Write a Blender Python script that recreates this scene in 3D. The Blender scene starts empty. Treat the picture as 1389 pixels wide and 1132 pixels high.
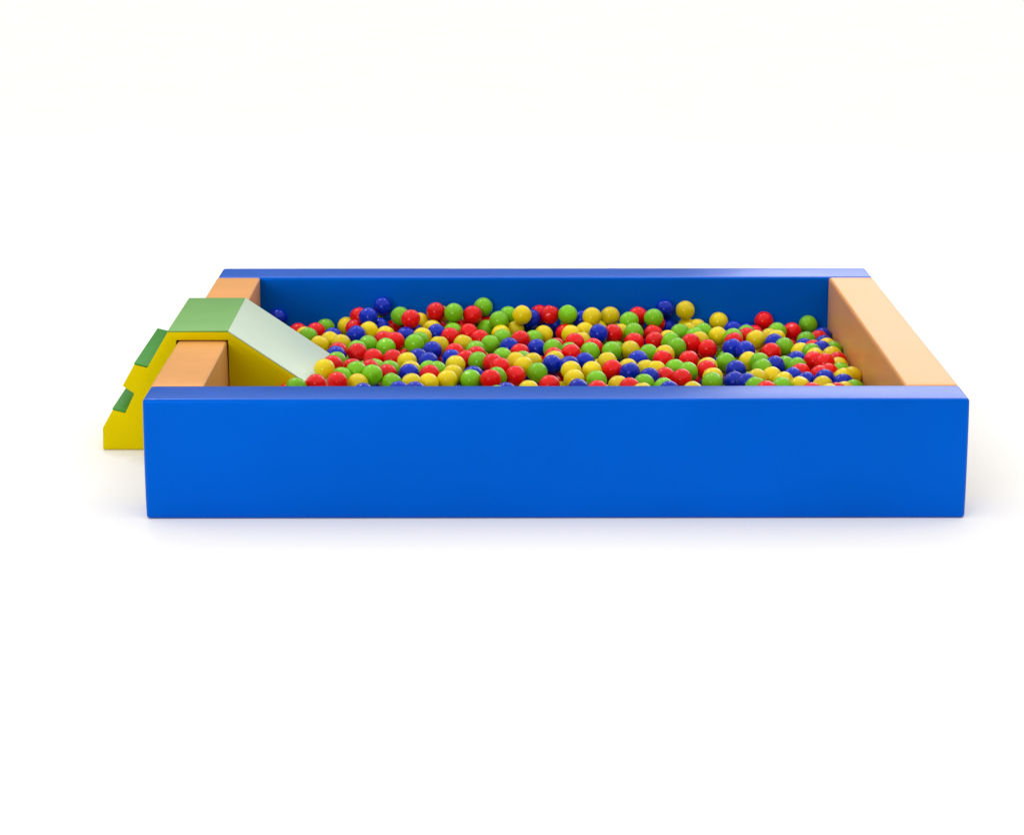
import bpy, bmesh, math, random
from mathutils import Vector, Matrix, noise

scene = bpy.context.scene
C = scene.collection

# ------------------------------------------------------------------ camera
F_PX, PITCH, YAW = 3358.0, 0.2382, 0.0038
cam_data = bpy.data.cameras.new("camera")
cam_data.sensor_fit = 'HORIZONTAL'
cam_data.sensor_width = 36.0
cam_data.lens = F_PX / 1389.0 * 36.0
cam_data.clip_start, cam_data.clip_end = 0.1, 400.0
camera = bpy.data.objects.new("camera", cam_data)
C.objects.link(camera)
camera.location = (-0.1810, -8.1508, 2.3351)
camera.rotation_euler = (math.pi / 2 - PITCH, 0.0, -YAW)
scene.camera = camera

# ------------------------------------------------------------------ studio light: dim low surround, bright from above
world = bpy.data.worlds.new("World")
scene.world = world
world.use_nodes = True
wn, wl = world.node_tree.nodes, world.node_tree.links
wn.clear()
w_out = wn.new('ShaderNodeOutputWorld')
w_bg = wn.new('ShaderNodeBackground')
w_tc = wn.new('ShaderNodeTexCoord')
w_sep = wn.new('ShaderNodeSeparateXYZ')
w_ramp = wn.new('ShaderNodeValToRGB')
wl.new(w_tc.outputs['Generated'], w_sep.inputs[0])
wl.new(w_sep.outputs['Z'], w_ramp.inputs[0])
wl.new(w_ramp.outputs[0], w_bg.inputs[0])
wl.new(w_bg.outputs[0], w_out.inputs[0])
cr = w_ramp.color_ramp
cr.elements[0].position, cr.elements[0].color = 0.28, (0.08, 0.08, 0.078, 1)
cr.elements[1].position, cr.elements[1].color = 0.55, (1.0, 0.978, 0.94, 1)
w_bg.inputs['Strength'].default_value = 1.41


def area_lamp(name, loc, target, sx, sy, radiance, colour=(1, 1, 1)):
    d = bpy.data.lights.new(name, 'AREA')
    d.shape, d.size, d.size_y = 'RECTANGLE', sx, sy
    d.energy = radiance * math.pi * sx * sy
    d.color = colour
    o = bpy.data.objects.new(name, d)
    C.objects.link(o)
    o.location = loc
    o.rotation_euler = (Vector(target) - Vector(loc)).to_track_quat('-Z', 'Y').to_euler()
    return o


WARM = (1.0, 0.965, 0.91)
area_lamp("overhead_softbox", (-2.2, 3.6, 4.4), (0.1, 1.0, 0), 0.7, 0.5, 24.0, WARM)
area_lamp("overhead_softbox", (1.0, 3.9, 4.6), (0.1, 1.0, 0), 0.5, 0.4, 24.0, WARM)
area_lamp("front_softbox", (-4.6, -11.0, 2.9), (0, 1.0, 0.3), 4.6, 2.4, 13.0, WARM)
area_lamp("window_softbox", (3.5, 8.6, 2.75), (0.9, 1.0, 0.4), 4.4, 2.9, 2.6, (1.0, 0.93, 0.97))

scene.view_settings.view_transform = 'Standard'
scene.view_settings.look = 'None'
scene.view_settings.exposure = 0.0
scene.view_settings.gamma = 1.0
scene.view_settings.use_curve_mapping = False
scene.cycles.max_bounces = 8
scene.cycles.diffuse_bounces = 5
scene.cycles.use_denoising = True

# ------------------------------------------------------------------ materials
def principled(name):
    m = bpy.data.materials.new(name)
    m.use_nodes = True
    return m, m.node_tree.nodes, m.node_tree.links, m.node_tree.nodes['Principled BSDF']


def vinyl(name, rgb, rough=0.32, ior=1.3, var=0.06, wrinkle=0.10, grain=0.05):
    """Coated fabric over foam: slight tone drift, faint pebble grain, soft pillowy unevenness."""
    m, n, l, b = principled(name)
    tc = n.new('ShaderNodeTexCoord')
    big = n.new('ShaderNodeTexNoise'); big.inputs['Scale'].default_value = 2.3; big.inputs['Detail'].default_value = 3
    l.new(tc.outputs['Object'], big.inputs['Vector'])
    mr = n.new('ShaderNodeMapRange')
    mr.inputs['From Min'].default_value, mr.inputs['From Max'].default_value = 0.3, 0.7
    mr.inputs['To Min'].default_value, mr.inputs['To Max'].default_value = 1 - var, 1 + var
    l.new(big.outputs[0], mr.inputs['Value'])
    mul = n.new('ShaderNodeVectorMath'); mul.operation = 'SCALE'
    mul.inputs[0].default_value = rgb
    l.new(mr.outputs[0], mul.inputs['Scale'])
    l.new(mul.outputs[0], b.inputs['Base Color'])
    b.inputs['IOR'].default_value = ior
    top = max(rgb)
    b.inputs['Specular Tint'].default_value = [c / top for c in rgb] + [1]
    rr = n.new('ShaderNodeMapRange')
    rr.inputs['To Min'].default_value, rr.inputs['To Max'].default_value = rough - 0.05, rough + 0.05
    l.new(big.outputs[0], rr.inputs['Value'])
    l.new(rr.outputs[0], b.inputs['Roughness'])
    wr = n.new('ShaderNodeTexNoise'); wr.inputs['Scale'].default_value = 5.0; wr.inputs['Detail'].default_value = 2
    l.new(tc.outputs['Object'], wr.inputs['Vector'])
    gr = n.new('ShaderNodeTexNoise'); gr.inputs['Scale'].default_value = 420.0
    l.new(tc.outputs['Object'], gr.inputs['Vector'])
    b1 = n.new('ShaderNodeBump'); b1.inputs['Strength'].default_value = wrinkle; b1.inputs['Distance'].default_value = 0.02
    b2 = n.new('ShaderNodeBump'); b2.inputs['Strength'].default_value = grain; b2.inputs['Distance'].default_value = 0.001
    l.new(wr.outputs[0], b1.inputs['Height']); l.new(gr.outputs[0], b2.inputs['Height'])
    l.new(b1.outputs[0], b2.inputs['Normal']); l.new(b2.outputs[0], b.inputs['Normal'])
    return m


def plastic(name, rgb, rough=0.19):
    m, n, l, b = principled(name)
    oi = n.new('ShaderNodeObjectInfo')
    mr = n.new('ShaderNodeMapRange'); mr.inputs['To Min'].default_value, mr.inputs['To Max'].default_value = 0.86, 1.1
    l.new(oi.outputs['Random'], mr.inputs['Value'])
    tc = n.new('ShaderNodeTexCoord')
    nz = n.new('ShaderNodeTexNoise'); nz.inputs['Scale'].default_value = 38.0; nz.inputs['Detail'].default_value = 2
    l.new(tc.outputs['Object'], nz.inputs['Vector'])
    mul = n.new('ShaderNodeVectorMath'); mul.operation = 'SCALE'; mul.inputs[0].default_value = rgb
    l.new(mr.outputs[0], mul.inputs['Scale']); l.new(mul.outputs[0], b.inputs['Base Color'])
    b.inputs['IOR'].default_value = 1.5
    top = max(rgb)
    b.inputs['Specular Tint'].default_value = [0.4 + 0.6 * c / top for c in rgb] + [1]
    rr = n.new('ShaderNodeMapRange'); rr.inputs['To Min'].default_value, rr.inputs['To Max'].default_value = rough - 0.06, rough + 0.1
    l.new(nz.outputs[0], rr.inputs['Value']); l.new(rr.outputs[0], b.inputs['Roughness'])
    bp = n.new('ShaderNodeBump'); bp.inputs['Strength'].default_value = 0.12; bp.inputs['Distance'].default_value = 0.004
    l.new(nz.outputs[0], bp.inputs['Height']); l.new(bp.outputs[0], b.inputs['Normal'])
    return m


M_BLUE = vinyl("blue_vinyl", (0.0006, 0.088, 0.505), ior=2.0)
M_TAN = vinyl("tan_vinyl", (0.72, 0.335, 0.105), rough=0.38, ior=2.0)
M_YELLOW = vinyl("yellow_vinyl", (0.62, 0.495, 0.0008), rough=0.45, ior=1.4)
M_GREEN = vinyl("green_vinyl", (0.18, 0.41, 0.12), rough=0.36, ior=1.4)
M_DEEP_GREEN = vinyl("deep_green_vinyl", (0.048, 0.265, 0.04), rough=0.4, ior=1.35)
M_MINT = vinyl("pale_mint_vinyl", (0.54, 0.67, 0.555), rough=0.36, ior=1.4, var=0.03)
M_BOUNCE_GREY = vinyl("neutral_bounce_grey", (0.33, 0.31, 0.29), rough=0.6, ior=1.3)  # made-up grey for unseen outer faces, keeps tan bounce off the floor
BALL_MAT = {
    'r': plastic("red_plastic", (0.72, 0.004, 0.005)),
    'g': plastic("green_plastic", (0.17, 0.48, 0.008)),
    'b': plastic("blue_plastic", (0.0008, 0.018, 0.42)),
    'y': plastic("yellow_plastic", (0.70, 0.55, 0.003)),
}

m, n, l, b = principled("white_studio_floor")
tc = n.new('ShaderNodeTexCoord')
nz = n.new('ShaderNodeTexNoise'); nz.inputs['Scale'].default_value = 1.2; nz.inputs['Detail'].default_value = 4
l.new(tc.outputs['Object'], nz.inputs['Vector'])
mr = n.new('ShaderNodeMapRange'); mr.inputs['To Min'].default_value, mr.inputs['To Max'].default_value = 0.86, 0.90
l.new(nz.outputs[0], mr.inputs['Value'])
cc = n.new('ShaderNodeCombineColor')
for k in range(3):
    l.new(mr.outputs[0], cc.inputs[k])
l.new(cc.outputs[0], b.inputs['Base Color'])
b.inputs['Roughness'].default_value = 0.9
b.inputs['Specular IOR Level'].default_value = 0.0
M_FLOOR = m

# ------------------------------------------------------------------ helpers
def finish(name, bm, mat, parent=None, smooth=True):
    me = bpy.data.meshes.new(name)
    bm.normal_update()
    bm.to_mesh(me)
    bm.free()
    me.materials.append(mat)
    if smooth:
        for p in me.polygons:
            p.use_smooth = True
    o = bpy.data.objects.new(name, me)
    C.objects.link(o)
    if parent:
        o.parent = parent
    return o


def tag(o, label, category, group=None):
    o['label'], o['category'] = label, category
    if group:
        o['group'] = group
    return o


def foam_block(sx, sy, sz, seed, radius=0.013, bulge=0.004, taper=0.0):
    """A stuffed box: rounded edges, faces swelling slightly between them, origin at the bottom centre."""
    rnd = random.Random(seed)
    bm = bmesh.new()
    bmesh.ops.create_cube(bm, size=1.0)
    bmesh.ops.scale(bm, vec=(sx, sy, sz), verts=bm.verts)
    bmesh.ops.bevel(bm, geom=bm.edges[:], offset=radius, segments=4, profile=0.6, affect='EDGES')
    # slice into cells so that the cloth can swell
    for axis, length in ((0, sx), (1, sy), (2, sz)):
        cuts = max(2, int(length / 0.07))
        for k in range(1, cuts):
            co = [0, 0, 0]; co[axis] = -length / 2 + length * k / cuts
            no = [0, 0, 0]; no[axis] = 1
            bmesh.ops.bisect_plane(bm, geom=bm.verts[:] + bm.edges[:] + bm.faces[:], plane_co=co, plane_no=no)
    off = Vector((rnd.uniform(0, 50), rnd.uniform(0, 50), 0))
    for v in bm.verts:
        u = [2 * v.co.x / sx, 2 * v.co.y / sy, 2 * v.co.z / sz]
        w = 0.0009 * noise.noise(v.co * 6 + off) + 0.0012 * noise.noise(v.co * 2.2 + off)
        d = Vector((0, 0, 0))
        for a in range(3):
            o1, o2 = [x for x in range(3) if x != a]
            s = max(0.0, 1 - abs(u[o1]) ** 4) * max(0.0, 1 - abs(u[o2]) ** 4)
            if abs(u[a]) > 0.93:
                amp = bulge if a == 1 else bulge * 1.4 if a == 0 else bulge * 0.5
                if a == 2 and u[a] < 0:
                    amp = 0
                d[a] += math.copysign((amp + w) * s, u[a])
        v.co += d
        v.co.x *= 1 - taper * max(0.0, 0.5 - v.co.z / sz)
        v.co.z += sz / 2
    return bm


def prism(profile, y0, y1, radius=0.008, segs=3):
    """A profile in x-z drawn out along y, with softened edges."""
    bm = bmesh.new()
    a = [bm.verts.new((x, y0, z)) for x, z in profile]
    b_ = [bm.verts.new((x, y1, z)) for x, z in profile]
    bm.faces.new(a)
    bm.faces.new(b_[::-1])
    k = len(profile)
    for i in range(k):
        j = (i + 1) % k
        bm.faces.new((a[j], a[i], b_[i], b_[j]))
    bmesh.ops.recalc_face_normals(bm, faces=bm.faces)
    if radius:
        bmesh.ops.bevel(bm, geom=bm.edges[:], offset=radius, segments=segs, profile=0.5, affect='EDGES', clamp_overlap=True)
    return bm


def shade_by_angle(o, deg=40):
    me = o.data
    try:
        me.set_sharp_from_angle(angle=math.radians(deg))
    except Exception:
        pass

# ------------------------------------------------------------------ setting
bm = bmesh.new()
bmesh.ops.create_grid(bm, x_segments=8, y_segments=8, size=120)
floor = finish("floor", bm, M_FLOOR, smooth=False)
floor['kind'] = 'structure'

# ------------------------------------------------------------------ the four foam walls of the pit
H, D, T = 0.4186, 2.4964, 0.2057
FRONT_W, BACK_T = 2.8, 0.2207

def wall(name, sx, sy, loc, mat, seed, label, grey_side=0, **kw):
    o = finish(name, foam_block(sx, sy, H, seed, **kw), mat)
    if grey_side:                       # unseen outer face of an end wall: grey added for neutral floor bounce
        o.data.materials.append(M_BOUNCE_GREY)
        for p in o.data.polygons:
            if p.normal.x * grey_side > 0.97:
                p.material_index = 1
    o.location = loc
    shade_by_angle(o, 50)
    return tag(o, label, 'foam wall', 'foam walls of the ball pit')

wall("foam_wall", FRONT_W, T, (0, T / 2, 0.001), M_BLUE, 1, "long blue padded foam wall along the near side of the ball pit")
wall("foam_wall", FRONT_W, BACK_T, (0, D - BACK_T / 2, 0.001), M_BLUE, 2, "long blue padded foam wall along the far side, behind the balls", bulge=0.003)
SY = D - T - BACK_T - 0.006
YC = T + 0.003 + SY / 2
wall("foam_wall", 0.183, SY, (-1.3095, YC, 0.001), M_TAN, 3, "short tan padded foam wall with the green and yellow slide straddling it", grey_side=-1, bulge=0.002, radius=0.010)
wall("foam_wall", 0.188, SY, (1.306, YC, 0.001), M_TAN, 4, "short tan padded foam wall with bare pale glossy top, opposite the slide", grey_side=1, bulge=0.002, radius=0.014)

# ------------------------------------------------------------------ slide with steps, straddling the left wall
YS, YE = 0.948, 1.597
slide = bpy.data.objects.new("step_slide", None)
C.objects.link(slide)
slide.location = (-1.31, (YS + YE) / 2, 0)
tag(slide, "yellow foam slide unit with green steps and platform and a pale chute into the balls", "slide")
TOP = 0.462
P = 0.006   # thickness of the coloured pads let into the yellow body
sl = 0.6857
def sz(x): return TOP - sl * (x + 1.21)
chute_end = -0.575
body_profile = [
    (-1.697, 0.002), (-1.695, 0.086), (-1.655, 0.163 - P), (-1.6075, 0.150 - P), (-1.571, 0.219), (-1.6145, 0.249),
    (-1.5675, 0.338 - P), (-1.519, 0.325 - P), (-1.4375, TOP - P), (-1.2115, TOP - P),
    (chute_end, sz(chute_end) - P * 1.2), (chute_end, 0.002), (-1.212, 0.002), (-1.212, H + 0.006), (-1.407, H + 0.006), (-1.407, 0.002),
]
ox, oy = slide.location.x, slide.location.y
def loc_profile(pr): return [(x - ox, z) for x, z in pr]
y0, y1 = YS - oy, YE - oy
body = finish("body", prism(loc_profile(body_profile), y0, y1, 0.0035), M_YELLOW, slide); shade_by_angle(body, 35)

def pad(name, a, b_, mat, t=P, label=None, extra=0.0):
    """a flat pad of thickness t whose upper face runs from a to b in the x-z profile"""
    (xa, za), (xb, zb) = a, b_
    L = math.hypot(xb - xa, zb - za); nx, nz_ = -(zb - za) / L, (xb - xa) / L
    t -= 0.0005
    pr = [(xa, za), (xb, zb), (xb - nx * t, zb - nz_ * t), (xa - nx * t, za - nz_ * t)]
    o = finish(name, prism(loc_profile(pr), y0 - extra, y1 + extra, 0.002), mat, slide); shade_by_angle(o, 35)
    if label:
        o['label'] = label
    return o

pad("step_tread", (-1.655, 0.164), (-1.6045, 0.1505), M_DEEP_GREEN, label="lower green step let into the yellow side")
pad("step_tread", (-1.567, 0.339), (-1.5155, 0.3255), M_DEEP_GREEN, label="upper green step let into the yellow side")
pad("platform", (-1.4375, TOP), (-1.2110, TOP), M_GREEN)
pad("chute", (-1.2095, TOP), (chute_end, sz(chute_end)), M_MINT)

# ------------------------------------------------------------------ balls
RADIUS = 0.0408
BALLS = [
 (-1.142,2.234,0.251,'b','dark blue ball peeping out alone behind the upper edge of the white slide'),
 (-1.049,2.141,0.208,'r','red ball far back beside the slide, red in front'),
 (-1.012,2.041,0.212,'y','leftmost yellow ball midway beside the slide, red at its left'),
 (-0.993,1.963,0.225,'g','green ball midway beside the slide, yellow at its left'),
 (-0.972,2.113,0.215,'r','red ball far back beside the slide, green at its left'),
 (-0.937,2.197,0.215,'g','green ball far back beside the slide'),
 (-0.894,2.011,0.214,'b','blue ball far back beside the slide, yellow in front'),
 (-0.939,1.843,0.215,'y','yellow ball midway beside the slide, green at its left'),
 (-0.9,1.93,0.215,'y','yellow ball midway beside the slide, yellow at its right, blue behind'),
 (-0.853,1.723,0.213,'r','red ball midway beside the slide, blue at its left'),
 (-0.856,1.641,0.215,'b','blue ball midway beside the slide'),
 (-0.833,1.348,0.254,'g','green ball midway beside the slide, red at its right, blue behind'),
 (-0.843,1.247,0.261,'r','red ball up front beside the slide, green in front, green behind'),
 (-0.865,1.115,0.276,'y','yellow ball up front beside the slide, red at its right'),
 (-0.883,0.9,0.265,'r','red ball up front beside the slide, yellow behind'),
 (-0.812,1.046,0.24,'r','red ball up front beside the slide, yellow at its right, green behind'),
 (-0.951,0.841,0.265,'g','leftmost green ball up front beside the slide, yellow at its left'),
 (-0.694,2.224,0.304,'b','dark blue ball perched highest, alone against the far blue wall left of centre'),
 (-0.792,2.199,0.263,'r','leftmost red ball far back left of centre, red in front'),
 (-0.749,2.115,0.279,'b','blue ball far back left of centre, red at its left'),
 (-0.848,2.234,0.215,'y','leftmost yellow ball far back left of centre, blue at its left'),
 (-0.808,2.129,0.225,'r','red ball far back left of centre, yellow at its left, blue in front'),
 (-0.793,1.982,0.229,'b','blue ball midway left of centre, yellow at its left, red behind'),
 (-0.702,2.156,0.227,'b','leftmost blue ball far back left of centre, yellow at its left'),
 (-0.744,2.047,0.233,'y','yellow ball far back left of centre, green in front'),
 (-0.616,2.167,0.273,'g','leftmost green ball far back left of centre, blue at its left'),
 (-0.567,2.039,0.285,'r','red ball far back left of centre, green at its left, blue in front'),
 (-0.648,2.234,0.204,'r','red ball far back left of centre, blue at its right, green behind'),
 (-0.672,2.011,0.221,'y','yellow ball far back left of centre, red in front, blue behind'),
 (-0.676,1.929,0.217,'r','red ball midway left of centre, green in front, yellow behind'),
 (-0.627,1.864,0.228,'r','red ball midway left of centre, blue at its right'),
 (-0.661,1.791,0.216,'g','green ball midway left of centre, red at its right, red behind'),
 (-0.737,1.847,0.215,'g','green ball midway left of centre, red in front, yellow behind'),
 (-0.777,1.765,0.213,'g','green ball midway left of centre, red in front, blue behind'),
 (-0.771,1.683,0.217,'r','leftmost red ball midway left of centre, red at its left, green behind'),
 (-0.849,1.865,0.216,'y','yellow ball midway beside the slide, yellow at its left, red in front'),
 (-0.702,1.589,0.214,'r','second-from-left red ball midway left of centre'),
 (-0.623,1.569,0.215,'r','red ball midway left of centre, yellow at its right, green in front'),
 (-0.563,1.513,0.216,'y','yellow ball midway left of centre, red at its left, yellow at its right'),
 (-0.771,1.297,0.239,'r','red ball up front beside the slide, green at its right'),
 (-0.749,1.218,0.245,'g','green ball up front beside the slide, yellow in front'),
 (-0.702,1.35,0.222,'r','red ball up front left of centre, red behind'),
 (-0.689,1.452,0.203,'g','green ball up front left of centre, red at its left, green at its right'),
 (-0.628,1.395,0.21,'g','green ball up front left of centre, yellow at its right, red in front'),
 (-0.634,1.283,0.218,'r','red ball up front left of centre, green in front, green behind'),
 (-0.685,1.167,0.242,'g','green ball up front left of centre, yellow at its left, red behind'),
 (-0.803,1.157,0.234,'g','green ball up front beside the slide, red in front, red behind'),
 (-0.737,1.108,0.22,'y','yellow ball up front beside the slide, green behind'),
 (-0.709,0.967,0.215,'b','blue ball up front beside the slide, green behind'),
 (-0.609,1.154,0.212,'g','leftmost green ball up front left of centre, blue at its right, red behind'),
 (-0.545,1.374,0.213,'y','yellow ball up front left of centre, yellow at its left, blue in front'),
 (-0.548,1.292,0.218,'b','blue ball up front left of centre, yellow in front'),
 (-0.53,1.102,0.222,'y','yellow ball up front left of centre, yellow at its right, blue behind'),
 (-0.577,1.02,0.21,'b','blue ball up front left of centre, green at its left, yellow at its right'),
 (-0.586,1.99,0.222,'b','blue ball midway left of centre, red at its left'),
 (-0.533,2.165,0.247,'y','yellow ball far back left of centre, blue in front'),
 (-0.465,2.158,0.293,'r','red ball far back left of centre, yellow at its left, yellow in front'),
 (-0.449,2.234,0.266,'y','yellow ball far back left of centre, green at its right'),
 (-0.388,2.132,0.294,'g','rightmost green ball far back left of centre, red at its right'),
 (-0.451,2.17,0.213,'r','red ball far back left of centre, yellow behind'),
 (-0.479,2.087,0.231,'y','yellow ball far back left of centre, red behind'),
 (-0.459,2.007,0.231,'b','rightmost blue ball far back left of centre, yellow at its left'),
 (-0.392,2.084,0.221,'g','green ball far back left of centre, green behind'),
 (-0.516,1.949,0.227,'y','yellow ball midway left of centre, green in front'),
 (-0.525,1.867,0.226,'g','green ball midway left of centre, blue in front, yellow behind'),
 (-0.544,1.788,0.232,'g','green ball midway left of centre, green at its right, blue in front'),
 (-0.401,1.949,0.227,'r','red ball midway left of centre, yellow at its right, red in front'),
 (-0.444,1.841,0.215,'y','yellow ball midway left of centre, blue behind'),
 (-0.365,2.162,0.221,'r','red ball far back left of centre, green at its left, green behind'),
 (-0.309,2.15,0.28,'r','rightmost red ball far back left of centre, green at its left'),
 (-0.324,2.039,0.226,'r','red ball far back left of centre, yellow in front, red behind'),
 (-0.276,1.962,0.215,'r','rightmost red ball midway left of centre, red at its left, green behind'),
 (-0.264,2.226,0.3,'g','fourth-from-left green ball far back left of centre'),
 (-0.251,2.234,0.22,'r','red ball far back left of centre, green in front'),
 (-0.251,2.152,0.219,'g','green ball far back left of centre, red behind'),
 (-0.344,1.863,0.215,'y','yellow ball midway left of centre, green at its right'),
 (-0.292,1.739,0.215,'g','green ball midway left of centre, yellow at its left, red behind'),
 (-0.468,1.728,0.215,'b','blue ball midway left of centre, blue in front'),
 (-0.522,1.591,0.215,'b','blue ball midway left of centre, yellow in front'),
 (-0.479,1.517,0.215,'b','blue ball midway left of centre, blue behind'),
 (-0.377,1.709,0.211,'r','red ball midway left of centre, yellow at its right, blue in front'),
 (-0.388,1.629,0.203,'b','leftmost blue ball midway left of centre, blue at its left, red behind'),
 (-0.287,1.644,0.213,'r','tenth-from-left red ball midway left of centre'),
 (-0.331,1.571,0.212,'r','red ball midway left of centre, green at its right, blue in front'),
 (-0.279,1.508,0.219,'g','green ball up front left of centre, red at its left, blue in front'),
 (-0.369,1.456,0.215,'y','yellow ball up front left of centre, red at its right, yellow in front'),
 (-0.376,1.291,0.214,'y','yellow ball up front left of centre, yellow in front, yellow behind'),
 (-0.396,1.191,0.215,'y','yellow ball up front left of centre, yellow at its left, yellow behind'),
 (-0.474,1.415,0.203,'g','green ball up front left of centre, red in front, blue behind'),
 (-0.44,1.342,0.217,'g','green ball up front left of centre, yellow in front'),
 (-0.466,1.262,0.221,'r','red ball up front left of centre, yellow in front'),
 (-0.512,0.971,0.22,'b','blue ball up front left of centre, blue at its left'),
 (-0.468,1.154,0.21,'y','yellow ball up front left of centre, red behind'),
 (-0.296,1.273,0.213,'b','blue ball up front left of centre, green in front'),
 (-0.305,1.192,0.217,'g','green ball up front left of centre, red at its right, blue behind'),
 (-0.233,1.852,0.215,'g','green ball midway at the centre, red at its left, green at its right'),
 (-0.197,2.105,0.266,'g','green ball far back at the centre, green at its right'),
 (-0.157,2.176,0.272,'g','rightmost green ball far back at the centre, green at its left'),
 (-0.1,2.095,0.292,'y','yellow ball far back at the centre, green at its left, yellow in front'),
 (-0.061,2.16,0.263,'b','leftmost blue ball far back at the centre, yellow at its left, red behind'),
 (-0.025,2.234,0.267,'r','red ball far back at the centre, red at its right'),
 (0.019,2.166,0.279,'r','red ball far back at the centre, red at its left'),
 (0.026,2.234,0.203,'b','blue ball far back at the centre, red in front'),
 (-0.189,2.038,0.22,'y','yellow ball far back at the centre, green in front'),
 (-0.129,2.12,0.22,'y','yellow ball far back at the centre, red in front, yellow behind'),
 (-0.182,1.956,0.219,'g','green ball midway at the centre, green at its left, blue in front'),
 (-0.108,1.917,0.221,'r','red ball midway at the centre, blue at its left, yellow behind'),
 (-0.112,1.68,0.215,'r','red ball midway at the centre, blue at its left, green in front'),
 (-0.154,1.801,0.215,'b','blue ball midway at the centre, green in front'),
 (-0.053,1.976,0.21,'g','fifth-from-left green ball midway at the centre'),
 (-0.01,2.049,0.215,'y','rightmost yellow ball midway at the centre, green at its left, blue behind'),
 (-0.041,1.766,0.216,'b','blue ball midway at the centre, green at its right'),
 (0.022,1.688,0.233,'g','green ball midway at the centre, blue at its left'),
 (0.037,1.79,0.216,'r','rightmost red ball midway at the centre, yellow at its right, red behind'),
 (0.026,1.605,0.217,'r','red ball midway at the centre, yellow in front, green behind'),
 (-0.182,1.606,0.215,'g','green ball midway at the centre, yellow at its right, blue behind'),
 (-0.221,1.45,0.224,'r','red ball up front at the centre, green at its left, red in front'),
 (-0.191,1.374,0.224,'r','red ball up front at the centre, yellow at its right, green in front'),
 (-0.1,1.597,0.203,'g','green ball midway at the centre, yellow at its left'),
 (-0.13,1.481,0.223,'y','yellow ball midway at the centre, yellow at its right, red behind'),
 (-0.1,1.404,0.222,'y','yellow ball up front at the centre, red in front'),
 (-0.062,1.525,0.211,'y','yellow ball midway at the centre, yellow at its left, blue behind'),
 (-0.045,1.323,0.215,'g','green ball up front at the centre, blue at its right'),
 (-0.133,1.286,0.21,'r','leftmost red ball up front at the centre, green at its left, yellow behind'),
 (-0.205,1.248,0.214,'g','green ball up front at the centre, red behind'),
 (-0.228,1.167,0.224,'r','red ball up front at the centre, red behind'),
 (-0.168,0.975,0.215,'b','blue ball up front at the centre, green behind'),
 (-0.083,1.011,0.215,'y','yellow ball up front at the centre, red at its left, green behind'),
 (-0.002,1.099,0.215,'r','red ball up front at the centre, green at its left, blue behind'),
 (0.026,1.523,0.22,'y','yellow ball midway at the centre, blue in front, red behind'),
 (0.015,1.442,0.22,'b','blue ball up front at the centre, green at its left'),
 (0.094,2.135,0.286,'g','green ball far back at the centre, blue at its right'),
 (0.156,2.179,0.255,'b','blue ball far back at the centre, green at its left'),
 (0.196,2.112,0.28,'y','yellow ball far back at the centre, blue at its left'),
 (0.276,2.19,0.268,'y','rightmost yellow ball far back at the centre, yellow at its left'),
 (0.165,2.057,0.228,'y','yellow ball far back at the centre, yellow in front, yellow behind'),
 (0.146,1.887,0.221,'y','yellow ball midway at the centre, yellow behind'),
 (0.105,2.001,0.227,'y','yellow ball midway at the centre, red in front, blue behind'),
 (0.083,2.107,0.21,'r','red ball far back at the centre, yellow at its right'),
 (0.114,1.812,0.232,'r','red ball midway at the centre, yellow at its right, yellow behind'),
 (0.217,1.918,0.247,'b','blue ball midway at the centre, red in front'),
 (0.278,1.972,0.236,'r','red ball midway right of centre, blue at its left'),
 (0.315,2.043,0.223,'y','leftmost yellow ball midway right of centre, red at its left, green behind'),
 (0.353,2.105,0.262,'g','green ball far back right of centre, red at its right, green in front'),
 (0.364,1.898,0.215,'r','red ball midway right of centre, yellow in front, green behind'),
 (0.366,1.981,0.24,'g','green ball far back right of centre, green behind'),
 (0.19,1.785,0.215,'r','red ball midway at the centre, green in front, blue behind'),
 (0.091,1.728,0.211,'g','rightmost green ball midway at the centre, red at its right, yellow behind'),
 (0.096,1.647,0.221,'r','red ball midway at the centre, blue at its right, green behind'),
 (0.173,1.705,0.216,'g','green ball midway at the centre, blue in front, red behind'),
 (0.263,1.715,0.216,'g','green ball midway right of centre, green at its right, red behind'),
 (0.236,1.515,0.215,'y','yellow ball midway at the centre, yellow at its left, red in front'),
 (0.081,1.394,0.226,'b','blue ball up front at the centre, yellow in front'),
 (0.146,1.507,0.215,'b','rightmost blue ball midway at the centre, red at its left, green behind'),
 (0.086,1.312,0.224,'y','yellow ball up front at the centre, yellow in front'),
 (0.095,1.203,0.215,'y','yellow ball up front at the centre, yellow behind'),
 (0.169,1.348,0.215,'y','yellow ball up front at the centre, green in front'),
 (0.181,1.18,0.215,'g','green ball up front at the centre, red in front'),
 (0.107,1.042,0.214,'b','blue ball up front at the centre, green at its right'),
 (0.178,1.002,0.216,'r','rightmost red ball up front at the centre, blue at its left, green behind'),
 (0.25,1.369,0.216,'r','red ball up front at the centre, yellow in front, yellow behind'),
 (0.317,1.446,0.204,'y','yellow ball up front right of centre, blue at its right, blue in front'),
 (0.317,1.318,0.217,'b','blue ball up front right of centre, red at its left'),
 (0.263,1.108,0.211,'y','leftmost yellow ball up front right of centre, green at its left, red behind'),
 (0.302,1.037,0.219,'r','red ball up front right of centre, yellow at its left, green at its right'),
 (0.34,1.742,0.214,'y','yellow ball midway right of centre, green at its left, red behind'),
 (0.394,2.175,0.27,'r','red ball far back right of centre, green in front'),
 (0.456,2.107,0.275,'g','green ball far back right of centre, blue at its right'),
 (0.469,2.179,0.238,'r','leftmost red ball far back right of centre, green at its left, blue behind'),
 (0.511,2.225,0.291,'b','blue ball far back right of centre, blue in front'),
 (0.523,2.234,0.211,'b','blue ball far back right of centre, red at its left'),
 (0.597,2.209,0.289,'y','rightmost yellow ball far back right of centre, blue at its left'),
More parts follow.
